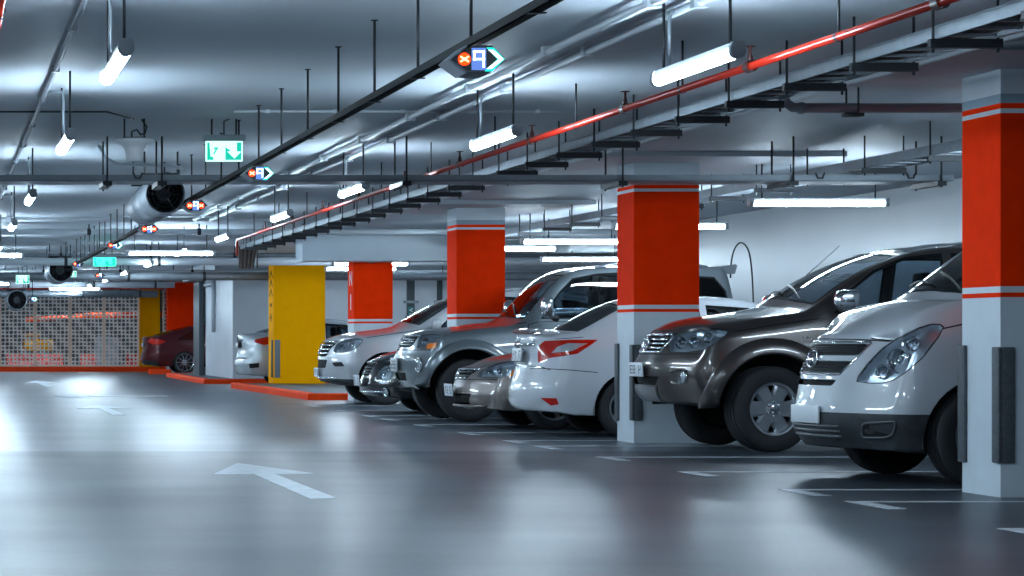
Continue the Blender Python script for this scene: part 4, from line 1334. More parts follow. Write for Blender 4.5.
for xx in (.5, 2.6, 4.8):
    b = bmesh.new(); tube(b, [(xx, 0, .1), (xx, 0, CEIL - 1.70)], .015, 6); mesh_obj('pipe_hanger', fix(b), DSTEEL, r)
# ------------------------------------------------------------------ the parked cars (local x runs into the bay from the end facing the lane)
def paint(name, col, metal=.35, rough=.32, coat=1.):
    return mat(name, col, rough, metal, coat)

def on_front(car, y, z, back=False):
    h = car.bvh.ray_cast(Vector((-3, y, z)), Vector((1, 0, 0)))
    return h[0], h[1]

def strip(car, pts, r, name, m, parent=None):
    """rod laid along surface points [(y, z)] of the front face"""
    b = bmesh.new()
    P = []
    for y, z in pts:
        h, n = on_front(car, y, z)
        if h is not None:
            P.append(h + n * r * .4)
    tube(b, P, r, 8)
    fix(b)
    return mesh_obj(name, b, m, parent or car.root)

def arc_pts(y0, y1, z, n=9, dz=0.):
    return [(y0 + (y1 - y0) * k / (n - 1), z + dz * (1 - (2 * k / (n - 1) - 1)**2)) for k in range(n)]

def emblem(car, y, z, kind, r=.06):
    h, n = on_front(car, y, z)
    if h is None:
        return
    b = bmesh.new()
    t = r * .13
    if kind == 'oval_h':
        tube(b, [(0, r * 1.25 * math.cos(a), r * .8 * math.sin(a)) for a in [2 * PI * k / 28 for k in range(28)]], t, 6, closed=True)
        for s in (-1, 1):
            tube(b, [(0, s * r * .42 - r * .22, -r * .6), (-.004, s * r * .42, 0), (0, s * r * .42 + r * .22, r * .6)], t * 1.3, 6)
        tube(b, [(0, -r * .42, -r * .12), (-.004, r * .42, r * .12)], t * 1.2, 6)
    elif kind == 'ovals':
        tube(b, [(0, r * 1.3 * math.cos(a), r * .85 * math.sin(a)) for a in [2 * PI * k / 28 for k in range(28)]], t, 6, closed=True)
        tube(b, [(-.003, r * .42 * math.cos(a), r * .8 * math.sin(a)) for a in [2 * PI * k / 20 for k in range(20)]], t, 6, closed=True)
        tube(b, [(-.003, r * .95 * math.cos(a), r * .5 + r * .28 * math.sin(a)) for a in [2 * PI * k / 24 for k in range(24)]], t, 6, closed=True)
    elif kind == 'star':
        tube(b, [(0, r * math.cos(a), r * math.sin(a)) for a in [2 * PI * k / 28 for k in range(28)]], t, 6, closed=True)
        for a in (90, 210, 330):
            tube(b, [(0, 0, 0), (0, r * math.cos(R(a)), r * math.sin(R(a)))], [t * 1.6, t * .6], 6)
    elif kind == 'frame_h':
        q = round_poly([(-r, -r * .85), (r, -r * .85), (r * .8, r * .85), (-r * .8, r * .85)], r * .3)
        tube(b, [(0, u, v) for u, v in q], t, 6, closed=True)
        for s in (-1, 1):
            tube(b, [(0, s * r * .42, -r * .62), (0, s * r * .55, r * .62)], t * 1.2, 6)
        tube(b, [(0, -r * .45, 0), (0, r * .45, 0)], t * 1.2, 6)
    elif kind == 'diamonds':
        for a in (90, 210, 330):
            d = Vector((math.cos(R(a)), math.sin(R(a)))); p = Vector((-d.y, d.x))
            q = [Vector((0, 0)), d * r * .5 + p * r * .3, d * r, d * r * .5 - p * r * .3]
            prism(b, [tuple(x) for x in q], lambda u, v, w: (-w, u, v), -.004, .006)
    fix(b)
    e = mesh_obj('emblem', b, CHROME, car.root)
    e.location = h + n * .006
    e.rotation_euler = (0, math.asin(max(-1, min(1, n.z))) * .8, 0)
    return e

def round_lamp(car, y, z, r, name='fog_lamp', recess=.02, view=0, ring=CHROME):
    for s in (-1, 1):
        h, n = on_front(car, s * y, z)
        if h is None:
            continue
        b = bmesh.new()
        lathe(b, [(r * 1.3, .004), (r * 1.28, -.012), (r * 1.02, -.010), (r * .95, .01)], 'z', 24)
        fix(b)
        d = (n + Vector((-1, 0, 0)) * .7).normalized()
        M = Matrix.Translation(h) @ (-d).to_track_quat('Z', 'Y').to_matrix().to_4x4()
        o = mesh_obj(name, b, ring, car.root); o.matrix_basis = M
        b = bmesh.new()
        lathe(b, [(.001, -.008), (r * .5, -.006), (r * .98, .002)], 'z', 24)
        fix(b)
        mesh_obj('fog_lens', b, mat('fog_lens', (.5, .55, .6), .08, .5, 1.), o)

def wiper(car, x, y0, y1):
    """two wiper arms lying at the foot of the windscreen"""
    for (a, c) in ((y0, y0 + (y1 - y0) * .52), (y0 + (y1 - y0) * .45, y1)):
        b = bmesh.new()
        P = []
        for k in range(7):
            t = k / 6
            h = car.bvh.ray_cast(Vector((x + .02 + .10 * t, a + (c - a) * t, 3)), Vector((0, 0, -1)))
            if h[0]:
                P.append(h[0] + h[1] * .014)
        tube(b, P, .009, 6)
        fix(b)
        mesh_obj('wiper', b, BLACK, car.root)

def deck_poly(pts):
    """symmetric outline for the top view from its near half [(x, y>0)]"""
    if pts[0][1] > .01:        # start at the centre line
        i = min(k for k, p in enumerate(pts) if p[1] < .01)
        pts = pts[i + 1:] + pts[:i + 1]
    return [(x, y) for x, y in pts] + [(x, -y) for x, y in pts[::-1]]

def screen(car, pts, name='windscreen', trim=.022, ok=None):
    p = deck_poly(pts)
    inner = inset2d(p, trim)
    car.faces(p, 'top', 0, ok)
    i = set(car.faces(inner, 'top', 0, ok))
    rim = [f for f in car.faces(p, 'top', 0, ok) if f not in i]
    pane = car.patch(list(i), name, GLASS, None, -.004)
    car.patch(rim, 'window_seal', SEAL, pane, -.001, .012)
    return pane

def roof_rails(car, x0, x1, y, lift=.05, m=None):
    for s in (-1, 1):
        b = bmesh.new()
        P = []
        for k in range(11):
            x = x0 + (x1 - x0) * k / 10
            h = car.bvh.ray_cast(Vector((x, s * y, 3)), Vector((0, 0, -1)))
            P.append(h[0] + Vector((0, 0, lift * min(1, 4 * min(k, 10 - k) / 10))))
        tube(b, P, .018, 8)
        for k in (3, 7):
            tube(b, [P[k], P[k] - Vector((0, 0, lift))], .014, 6)
        fix(b)
        mesh_obj('roof_rail', b, m or ALLOY, car.root)

# -------- white van
def build_van():
    s = dict(paint=paint('van_white', (.44, .48, .52), .0, .3), hw=.96, levels=3, sweep=(.27, .10),
        st=[0, .12, .3, .55, .80, .98, 1.36, 1.78, 2.3, 2.9, 3.5, 4.1, 4.55, 4.8, 4.9],
        top=[(0, 1.01), (.12, 1.07), (.3, 1.14), (.55, 1.235), (.80, 1.30), (.98, 1.335), (1.36, 1.635), (1.78, 1.865), (2.3, 1.92), (3, 1.925), (4.3, 1.91), (4.66, 1.87), (4.9, 1.70)],
        wsweep=[(.3, 0), (.55, .02), (.80, .08), (.98, .17), (1.36, .17), (1.78, .13), (2.3, 0)],
        crown=[(0, .04), (.55, .025), (.98, .02), (1.36, .05), (1.78, .07), (3, .06), (4.9, .06)],
        belt=[(0, .80), (.12, .86), (.3, .93), (.55, 1.03), (.80, 1.09), (.98, 1.13), (1.3, 1.15), (4.9, 1.16)],
        width=[(0, .80), (.12, .87), (.3, .92), (.55, .95), (.94, .96), (4.2, .96), (4.6, .94), (4.9, .86)],
        w5=[(0, .62), (.3, .74), (.94, .84), (1.14, .85), (1.82, .77), (2.3, .75), (4.2, .74), (4.9, .70)],
        bottom=[(0, .25), (.55, .23), (.94, .25), (4.2, .25), (4.9, .32)],
        nose=[(.2, .13), (.27, .05), (.36, .0), (.5, -.01), (.56, -.01), (.64, .02), (.72, .035), (.8, .05), (.9, .08), (1.02, .13)],
        tail=[(.3, .06), (.6, 0), (1.1, .0), (1.7, .12)], wf=[.93, .97, 1, .985, .95],
        seats=dict(x=(1.25, 4.4), belt=1.13, zs=.78, rows=[(1.75, (-.45, .45)), (2.9, (-.45, .2)), (3.8, (-.45, .2))]))
    c = Car(s, (6.26, 18.08, 0), 'van', 'white van with dark lower bumper and blank plate, half hidden by the closest pillar', 'van')
    c.lamp([(0.341, 0.717), (0.350, 0.759), (0.415, .85), (0.510, 0.954), (0.585, 1.01), (0.666, 1.058), (0.745, 1.098), (0.827, 1.124), (0.885, 1.122), (0.910, 1.103), (0.875, 1.03), (0.827, 0.962), (0.775, .89), (0.711, 0.83), (0.645, .772), (0.588, 0.733), (0.515, .708), (0.439, 0.704)], 19.8,
           bowls=[(0.610, .865, .085), (0.705, .985, .05), (0.505, .79, .05)], depth=.06)
    c.arch(.90, .405, .345)
    c.arch(3.98, .405, .345)
    # black lower bumper
    for sd in (-1, 1):
        f = c.faces([(-.2, .1), (.56, .1), (.56, .498), (-.2, .498)], 'side', sd)
    f = c.faces([(-.9, .1), (.9, .1), (.9, .498), (-.9, .498)], 'front', 0, lambda q: q.x < .56)
    lower = [q for q in c.bm.faces if q.calc_center_median().x < .56 and q.calc_center_median().z < .498 and q.normal.z > -.8]
    bump = c.patch(lower, 'lower_bumper', mat('bumper_dark', (.022, .027, .033), .5, noise=(14, .35)), None, .004, .02)
    # grille: upper and lower mesh with a plain bar between
    for poly in ([(-.49, .985), (-.475, .90), (.475, .90), (.49, .985)], [(-.46, .862), (-.40, .775), (.40, .775), (.46, .862)]):
        f = c.faces(round_poly(poly, .02), 'front')
        g = c.patch(f, 'grille', mat('grille_mesh', (.02, .022, .026), .5, bump=(220, 1., .01)), None, -.02)
        for k in range(5):
            z = poly[1][1] + (poly[0][1] - poly[1][1]) * (k + .5) / 5
            w = .47 if poly[0][1] > .95 else .39 + (z - .775) / .087 * .05
            strip(c, arc_pts(-w, w, z, 13), .0045, 'grille_bar', mat('grille_grey', (.045, .05, .058), .4, .4), g)
    strip(c, arc_pts(-.49, .49, .995, 15), .008, 'chrome_strip', CHROME)
    strip(c, [(-.50, .99), (-.485, .90), (-.47, .86), (-.405, .768)], .007, 'chrome_strip', CHROME)
    strip(c, [(.50, .99), (.485, .90), (.47, .86), (.405, .768)], .007, 'chrome_strip', CHROME)
    strip(c, arc_pts(-.405, .405, .765, 15), .007, 'chrome_strip', CHROME)
    e = emblem(c, 0, .872, 'oval_h', .075); e.location.x -= .012
    f = c.faces(round_poly([(-.38, .728), (-.34, .685), (.34, .685), (.38, .728)], .02), 'front')
    c.patch(f, 'air_intake', SEAM, None, -.03, 0)
    # lower intake slats and fog lamp pods in the dark bumper
    for z in (.40, .365, .33):
        strip(c, arc_pts(-.46, .46, z, 13), .012, 'intake_slat', mat('slat_grey', (.06, .068, .078), .4), bump)
    pod = round_poly([(.385, .428), (.60, .452), (.585, .36), (.54, .335), (.385, .328)], .03)
    for sd in (-1, 1):
        pts = []
        a = R(19.8); D = Vector((math.sin(a), math.cos(a) * -sd, 0)); U = Vector((math.cos(a), math.sin(a) * sd, 0))
        for u, v in pod:
            h = c.bvh.ray_cast(U * u + Vector((0, 0, v)) - D * 3, D)
            if h[0]:
                pts.append(h[0] + h[1] * .006)
        b = bmesh.new(); tube(b, pts, .010, 8, closed=True); fix(b)
        fr = mesh_obj('fog_lamp_surround', b, mat('slat_grey', (.06, .068, .078), .4), c.root)
        b = bmesh.new(); vs = [b.verts.new(p) for p in pts]; b.faces.new(vs); fix(b)
        mesh_obj('fog_lamp_recess', b, SEAM, fr, smooth=False)
    screen(c, [(1.00, .785), (.91, .62), (.86, .35), (.84, .001), (1.60, .001), (1.63, .35), (1.71, .67)])
    c.glass([(1.16, 1.21), (1.24, 1.31), (1.80, 1.74), (2.35, 1.80), (2.35, 1.21)], 'side', .02)
    c.glass([(2.47, 1.20), (2.47, 1.79), (3.45, 1.80), (3.45, 1.20)], 'side', .02, DGLASS)
    c.glass([(3.58, 1.20), (3.58, 1.80), (4.50, 1.76), (4.62, 1.24)], 'side', .02, DGLASS)
    c.glass([(-.66, 1.2), (-.58, 1.72), (.58, 1.72), (.66, 1.2)], 'rear', .02, DGLASS, sym=False)
    c.door([(1.18, .36), (1.18, 1.14), (2.40, 1.17), (2.40, .36)], (2.2, .98))
    c.door([(2.43, .36), (2.43, 1.17), (3.5, 1.17), (3.5, .36)], (2.62, .98), 'sliding_door')
    c.seam([(.43, 1.0), (.30, 1.02)], 'side')
    c.seam([(.62, 1.085), (.80, 1.125), (1.0, 1.17), (1.10, 1.185)], 'side', .005)
    c.seam([(-.60, 1.0), (-.40, 1.014), (0, 1.018), (.40, 1.014), (.60, 1.0)], 'front', .004)
    c.both([(-.93, .72), (-.84, .72), (-.82, 1.14), (-.90, 1.14)], 'rear', 'tail_light', REDLENS, .004, .02)
    wiper(c, .88, -.6, .6)
    c.mirror((1.38, -1.08, 1.28), (.16, .20, .24), c.paint)
    p = c.plate((-.024, -.06, .478), 0, .44, .125); p.rotation_euler.z = R(6)
    c.plate((4.93, 0, .7), 0, .46, .115, back=True)
    c.wheels([.90, 3.98], .345, .205, .215, 'steel', steer=R(8), mrim=STEEL)
    c.finish()

# -------- brown-grey off-road car
def build_fortuner():
    s = dict(paint=paint('taupe_metallic', (.072, .062, .060), .5, .3), hw=.92, levels=3, sweep=(.26, .12),
        st=[0, .1, .3, .6, .95, 1.2, 1.38, 1.75, 2.25, 2.65, 3.2, 3.75, 4.2, 4.45, 4.6],
        top=[(0, 1.07), (.1, 1.125), (.3, 1.185), (.6, 1.235), (.95, 1.28), (1.2, 1.315), (1.38, 1.375), (1.75, 1.62), (2.25, 1.83), (2.65, 1.88), (3.2, 1.89), (3.8, 1.88), (4.2, 1.84), (4.45, 1.66), (4.6, 1.22)],
        wsweep=[(.9, 0), (1.2, .08), (1.38, .16), (1.75, .15), (2.25, .10), (2.65, 0)],
        crown=[(0, .04), (.6, .06), (1.5, .06), (2.35, .06), (3, .05), (4.7, .04)],
        belt=[(0, .90), (.1, .95), (.3, 1.01), (.6, 1.07), (.98, 1.12), (1.38, 1.165), (3, 1.19), (4.7, 1.15)],
        width=[(0, .76), (.1, .82), (.3, .88), (.6, .91), (.98, .915), (4.1, .915), (4.45, .88), (4.6, .80)],
        w5=[(0, .60), (.3, .70), (.98, .78), (1.38, .80), (1.75, .74), (2.25, .67), (2.65, .65), (4.2, .63), (4.45, .66), (4.6, .72)],
        bottom=[(0, .44), (.3, .41), (.6, .40), (.98, .40), (1.5, .36), (3.3, .36), (4.7, .46)],
        nose=[(.40, .14), (.48, .06), (.56, .01), (.66, 0), (.78, 0), (.85, .03), (.92, .075), (1.0, .09), (1.1, .14)],
        tail=[(.3, .06), (.6, -.02), (.9, .0), (1.2, .03)], wf=[.93, .96, 1, .985, .95], flare_z=.39,
        seats=dict(x=(1.6, 4.3), belt=1.2, zs=.85, rows=[(2.15, (-.4, .4)), (3.1, (-.42, .1, .42))]))
    c = Car(s, (6.54, 23.38, 0), 'off_road_car', 'brown grey off road car with six spoke wheels between the second pillar and the van', 'car')
    c.lamp([(0.262, 0.895), (0.258, 1.03), (0.29, 1.063), (.45, 1.095), (0.597, 1.113), (.70, 1.115), (0.796, 1.097), (0.765, 1.058), (.70, 1.005), (0.632, 0.955), (0.554, 0.915), (.42, .895)], 16.2,
           bowls=[(.37, .985, .058), (.485, .995, .062), (.60, 1.03, .05)], depth=.06)
    c.arch(.95, .475, .41, flare=(.62, .05, c.paint))
    c.arch(3.66, .47, .41, flare=(.59, .05, c.paint))
    # grille with chrome frame and three bars
    gp = round_poly([(-.37, 1.045), (-.33, .905), (.33, .905), (.37, 1.045)], .03)
    f = c.faces(gp, 'front')
    g = c.patch(f, 'grille', mat('grille_mesh', (.02, .022, .026), .5, bump=(220, 1., .01)), None, -.03, 0)
    for z in (.935, .975, 1.012):
        strip(c, arc_pts(-.34, .34, z, 13), .0125, 'grille_bar', CHROME, g)
    strip(c, [(-.385, 1.05), (-.34, .90)] , .012, 'chrome_strip', CHROME)
    strip(c, [(.385, 1.05), (.34, .90)], .012, 'chrome_strip', CHROME)
    strip(c, arc_pts(-.37, .37, 1.056, 13), .02, 'chrome_strip', CHROME)
    strip(c, arc_pts(-.34, .34, .898, 13), .012, 'chrome_strip', CHROME)
    e = emblem(c, 0, .975, 'ovals', .072); e.location.x -= .022
    f = c.faces(round_poly([(-.42, .675), (-.34, .595), (.34, .595), (.42, .675)], .02), 'front')
    c.patch(f, 'air_intake', SEAM, None, -.03, 0)
    f = c.faces(round_poly([(-.34, .575), (-.30, .45), (.30, .45), (.34, .575)], .02), 'front')
    c.patch(f, 'skid_plate', paint('skid_grey', (.15, .15, .16), .5, .4), None, .015, .03)
    c.seam([(-.36, .585), (-.30, .44)], 'front', .006); c.seam([(.36, .585), (.30, .44)], 'front', .006)
    c.seam([(-.75, .885), (-.36, .88), (.36, .88), (.75, .885)], 'front', .004)
    round_lamp(c, .68, .675, .045)
    strip(c, [(-.56, .72), (-.63, .735), (-.71, .73)], .012, 'fog_brow', c.paint); strip(c, [(.56, .72), (.63, .735), (.71, .73)], .012, 'fog_brow', c.paint)
    strip(c, [(-.56, .625), (-.63, .612), (-.71, .625)], .010, 'fog_brow', c.paint); strip(c, [(.56, .625), (.63, .612), (.71, .625)], .010, 'fog_brow', c.paint)
    screen(c, [(1.36, .745), (1.29, .5), (1.25, .25), (1.24, .001), (2.10, .001), (2.12, .3), (2.19, .6)])
    c.glass([(1.52, 1.25), (1.62, 1.42), (1.92, 1.645), (2.22, 1.765), (2.56, 1.80), (2.56, 1.25)], 'side', .022)
    c.glass([(2.64, 1.25), (2.64, 1.80), (3.45, 1.795), (3.58, 1.25)], 'side', .022)
    c.glass([(3.68, 1.25), (3.58, 1.78), (4.12, 1.755), (4.30, 1.30)], 'side', .022, DGLASS)
    c.glass([(-.60, 1.22), (-.52, 1.66), (.52, 1.66), (.60, 1.22)], 'rear', .02, DGLASS, sym=False)
    c.door([(1.45, .60), (1.43, 1.14), (1.53, 1.20), (2.60, 1.21), (2.60, .45), (1.55, .45)], (2.48, 1.06))
    c.door([(2.63, .45), (2.63, 1.21), (3.60, 1.21), (3.60, 1.06), (3.30, 1.0), (3.05, .8), (2.98, .45)], (3.45, 1.13))
    c.seam([(.62, 1.085), (.98, 1.145), (1.38, 1.205)], 'side', .004)
    c.both([(-.90, .75), (-.80, .75), (-.78, 1.12), (-.86, 1.12)], 'rear', 'tail_light', REDLENS, .004, .02)
    wiper(c, 1.29, -.6, .6)
    c.mirror((1.62, -.98, 1.36), (.30, .13, .20), CHROME, .03)
    roof_rails(c, 2.55, 4.2, .58, .05)
    # whip aerial on the far front wing
    b = bmesh.new(); tube(b, [(1.50, .74, 1.34), (1.58, .76, 1.42), (2.16, .80, 1.92)], [.010, .005, .0035], 6); fix(b)
    mesh_obj('aerial', b, BLACK, c.root)
    b = bmesh.new(); glyphs(b, 'I H I I', lambda u, v, t: (u, -t, v), .13, .022, .003); fix(b)
    e = mesh_obj('side_lettering', b, CHROME, c.root, smooth=False)
    h = c.bvh.ray_cast(Vector((1.28, -3, 1.03)), Vector((0, 1, 0)))
    e.location = h[0] + Vector((0, -.001, 0))
    c.plate((-.03, 0, .735), -.05, .44, .13, '4 83')
    c.plate((4.64, 0, .85), 0, .46, .115, back=True)
    c.wheels([.95, 3.66], .388, .232, .26, 'six', inset=.02, steer=R(11))
    c.finish()

# -------- white saloon, boot towards the lane
def sedan_rear(name, label, loc, pcol, k, levels=3, group=None):
    """saloon with its boot at x = 0; k holds the shape differences"""
    L = k.get('L', 4.41); hw = k.get('hw', .85); bt = k.get('boot', 1.10); H = k.get('H', 1.475)
    rw0, rw1 = k.get('rw', (.5, 1.12))
    cx = k.get('wheel', 1.02)
    s = dict(paint=pcol, hw=hw, levels=levels, sweep=(k.get('sw', .22), .3),
        st=[0, .1, .25, rw0 - .06, rw0 + .12, rw1, rw1 + .4, 1.95, 2.4, 2.78, 3.12, 3.35, 3.6, 3.95, L - .16, L],
        top=[(0, bt - .05), (.1, bt - .015), (.25, bt), (rw0 - .06, bt + .02), (rw0 + .12, bt + .075), (rw1, H - .06), (rw1 + .4, H), (1.95, H), (2.4, H - .05), (2.78, H - .23), (3.12, 1.06), (3.35, 1.01), (3.6, .97), (3.95, .90), (L - .16, .78), (L, .66)],
        wsweep=[(0, 0), (rw0 - .06, .05), (rw0 + .12, .1), (rw1, .1), (rw1 + .4, 0), (2.0, 0), (2.4, -.06), (2.78, -.12), (3.12, -.18), (3.35, 0)],
        crown=[(0, .03), (.25, .04), (rw1, .06), (2.4, .06), (3.12, .05), (3.6, .05), (L, .04)],
        belt=[(0, bt - .22), (.25, bt - .17), (rw0 + .1, bt - .14), (rw1 + .4, .94), (2.4, .92), (3.12, .90), (3.6, .84), (L - .16, .66), (L, .56)],
        width=[(0, hw - .11), (.1, hw - .06), (.25, hw - .025), (.5, hw - .005), (1, hw), (3.4, hw), (3.95, hw - .02), (L - .16, hw - .1), (L, hw - .22)],
        w5=[(0, hw - .25), (.25, hw - .18), (rw0 - .06, hw - .14), (rw0 + .12, hw - .16), (rw1, hw - .26), (rw1 + .4, hw - .30), (2.4, hw - .29), (2.78, hw - .21), (3.12, hw - .13), (3.6, hw - .17), (L, hw - .36)],
        bottom=[(0, .27), (.55, .23), (4.1, .20), (L, .22)],
        nose=k.get('nose', [(.2, .14), (.28, .05), (.36, .0), (.5, 0), (.60, .015), (.68, .055), (.78, .075), (.95, .07), (bt, .06)]),
        tail=[(.2, .1), (.35, 0), (.5, 0), (.66, .06)], wf=[.93, .97, 1, .985, .94], edge_crease=.3,
        seats=dict(x=(1.2, 3.1), belt=.96, zs=.5, rows=[(2.3, (-.38, .38)), (1.55, (-.38, .38))]))
    c = Car(s, loc, name, label, 'car', group)
    c.bt = bt
    c.arch(cx, .365, .31)
    c.arch(cx + 2.55, .365, .31)
    screen(c, [(rw0 + .02, hw - .20), (rw0 - .05, .35), (rw0 - .07, .001), (rw1 - .12, .001), (rw1 - .10, .3), (rw1 - .02, hw - .32)], 'rear_screen')
    screen(c, [(2.44, hw - .34), (2.50, .25), (2.51, .001), (3.24, .001), (3.2, .3), (3.08, hw - .20)], ok=lambda q: q.z > .95)
    zb = bt - .10
    c.glass([(rw0 + .52, max(zb, 1.0)), (rw1 + .12, H - .14), (1.80, H - .10), (1.80, .98)], 'side', .018)
    c.glass([(1.87, .98), (1.87, H - .10), (2.32, H - .13), (2.74, 1.13), (2.92, .98)], 'side', .018)
    c.door([(1.84, .32), (1.84, .955), (2.95, .94), (2.99, .8), (2.95, .32)], (2.0, .84))
    c.door([(1.81, .32), (1.81, .955), (rw0 + .55, max(zb - .02, .97)), (1.12, .85), (1.42, .6), (1.5, .32)], (1.3, .86))
    c.mirror((2.72, -hw - .11, 1.0), (.15, .20, .14), c.paint)
    return c

def build_white_sedan():
    c = sedan_rear('saloon_car', 'white saloon with boot spoiler and red wedge tail light, partly behind the second pillar', (6.1, 26.62, 0),
                   paint('sedan_white', (.55, .59, .64), .0, .28), dict(boot=1.09))
    tl = [(0.262, 0.772), (.262, .87), (0.276, 0.955), (0.327, 1.0), (.6, 1.012), (0.862, 1.012), (.80, .965), (0.658, 0.868), (.52, .845), (0.387, 0.824)]
    f = None
    for sd in (-1, 1):
        whole = c.faces(tl, 13.5, sd)
        clear = c.faces([(.40, .875), (.60, .895), (.76, .975), (.56, .975), (.46, .94)], 13.5, sd)
        cs = set(clear)
        whole = [q for q in c.faces(tl, 13.5, sd) if q not in cs]
        t = c.patch(whole, 'tail_light', REDLENS, None, .004, .02)
        c.patch([q for q in clear if q.is_valid], 'reverse_lamp', mat('clear_lens', (.55, .58, .62), .1, .4, 1.), t, .003, .01)
    c.both([(0.286, 0.409), (0.447, 0.409), (.47, .345), (.39, .331)], 13.5, 'reflector', REDLENS, .003, .01)
    # number plate recess, chrome bar, spoiler
    f = c.faces(round_poly([(-.30, .955), (-.30, .78), (.30, .78), (.30, .955)], .02), 'front')
    c.patch(f, 'plate_recess', c.paint, None, -.02, 0)
    strip(c, arc_pts(-.40, .40, .965, 9), .016, 'chrome_strip', CHROME)
    strip(c, arc_pts(-.26, .26, .765, 9), .012, 'chrome_strip', ALLOY)
    c.plate((.045, 0, .855), .08, .42, .14, '7 14')
    b = bmesh.new()
    sec = [(-.05, .0), (.0, .018), (.14, .012), (.14, -.012), (0, -.012)]
    rows = []
    for k in range(13):
        y = -.62 + 1.24 * k / 12
        rows.append([b.verts.new((.10 + .09 * abs(y / .62)**2.5 + u, y, 1.115 - .03 * abs(y / .62)**3 + v)) for u, v in sec])
    for A, B in zip(rows, rows[1:]):
        for q in range(5):
            b.faces.new((A[q], A[(q + 1) % 5], B[(q + 1) % 5], B[q]))
    b.faces.new(rows[0]); b.faces.new(rows[-1][::-1]); fix(b)
    mesh_obj('boot_spoiler', b, c.paint, c.root, autosmooth=50)
    for sd in (-1, 1):
        h, n = on_front(c, sd * .36, 1.0)
        b = bmesh.new(); bx(b, -.004, .004, -.05, .05, -.009, .009); fix(b)
        e = mesh_obj('boot_badge', b, CHROME, c.root, smooth=False); e.location = h + n * .003
    emblem(c, 0, 1.015, 'ovals', .045)
    f = c.faces([(-.62, .40), (-.55, .30), (.55, .30), (.62, .40)], 'front')
    c.patch(f, 'rear_valance', c.paint, None, .012, .02)
    c.seam([(-.66, .70), (-.5, .735), (.5, .735), (.66, .70)], 'front', .004)
    c.seam([(.02, .70), (.16, .715), (.40, .70), (.68, .675)], 'side', .004)
    c.seam([(.30, 1.02), (.55, 1.04)], 'side', .003)
    c.wheels([1.02, 3.57], .31, .20, .185, 'five')
    c.finish()

def build_silver_sedan():
    c = sedan_rear('saloon_car', 'pale silver saloon parked boot first beside the white wall past the yellow pillar', (6.42, 54.45, 0),
                   paint('pale_silver', (.50, .55, .59), .5, .35), dict(boot=1.15, H=1.47, hw=.89, rw=(.55, 1.3)), 2)
    tl = [(.42, .96), (.44, 1.02), (.60, 1.06), (.80, 1.10), (.80, .93), (.62, .90)]
    c.both(tl, 6.8, 'tail_light', REDLENS, .004, .02)
    f = c.faces(round_poly([(-.34, .98), (-.34, .84), (.34, .84), (.34, .98)], .02), 'front')
    c.patch(f, 'plate_recess', SEAM, None, -.02, 0)
    strip(c, arc_pts(-.42, .42, 1.0, 9), .016, 'chrome_strip', CHROME)
    c.plate((.04, 0, .89), .05, .42, .11)
    emblem(c, 0, 1.06, 'ovals', .05)
    c.both([(.30, .50), (.52, .52), (.52, .42), (.32, .40)], 6.8, 'bumper_vent', SEAM, -.002, .01)
    strip(c, arc_pts(-.6, .6, .62, 9), .012, 'bumper_strip', c.paint)
    strip(c, arc_pts(-.6, .6, .46, 9), .012, 'bumper_strip', c.paint)
    c.wheels([1.02, 3.57], .31, .20, .19, 'five')
    c.finish()

def build_maroon_sedan():
    c = sedan_rear('saloon_car', 'dark maroon saloon parked boot first between the perforated screen and the white wall', (6.05, 75.4, 0),
                   paint('maroon', (.085, .008, .012), .3, .25), dict(boot=1.13, H=1.50, hw=.93, rw=(.5, 1.5), wheel=1.25, sw=.3), 2)
    tl = [(.22, .95), (.30, 1.06), (.50, 1.04), (.76, .98), (.70, .93), (.56, .87), (.36, .88)]
    c.both(tl, 4.7, 'tail_light', REDLENS, .004, .02)
    c.both([(.1, .2), (.1, .42), (.52, .36), (.62, .2)], 4.7, 'lower_bumper', BLACK, .004, .02)
    c.plate((.05, 0, .86), .05, .45, .11)
    strip(c, arc_pts(-.3, .3, .97, 9), .014, 'chrome_strip', CHROME)
    emblem(c, 0, 1.04, 'star', .04)
    c.wheels([1.25, 3.80], .345, .255, .22, 'ten', mrim=CHROME)
    c.finish()

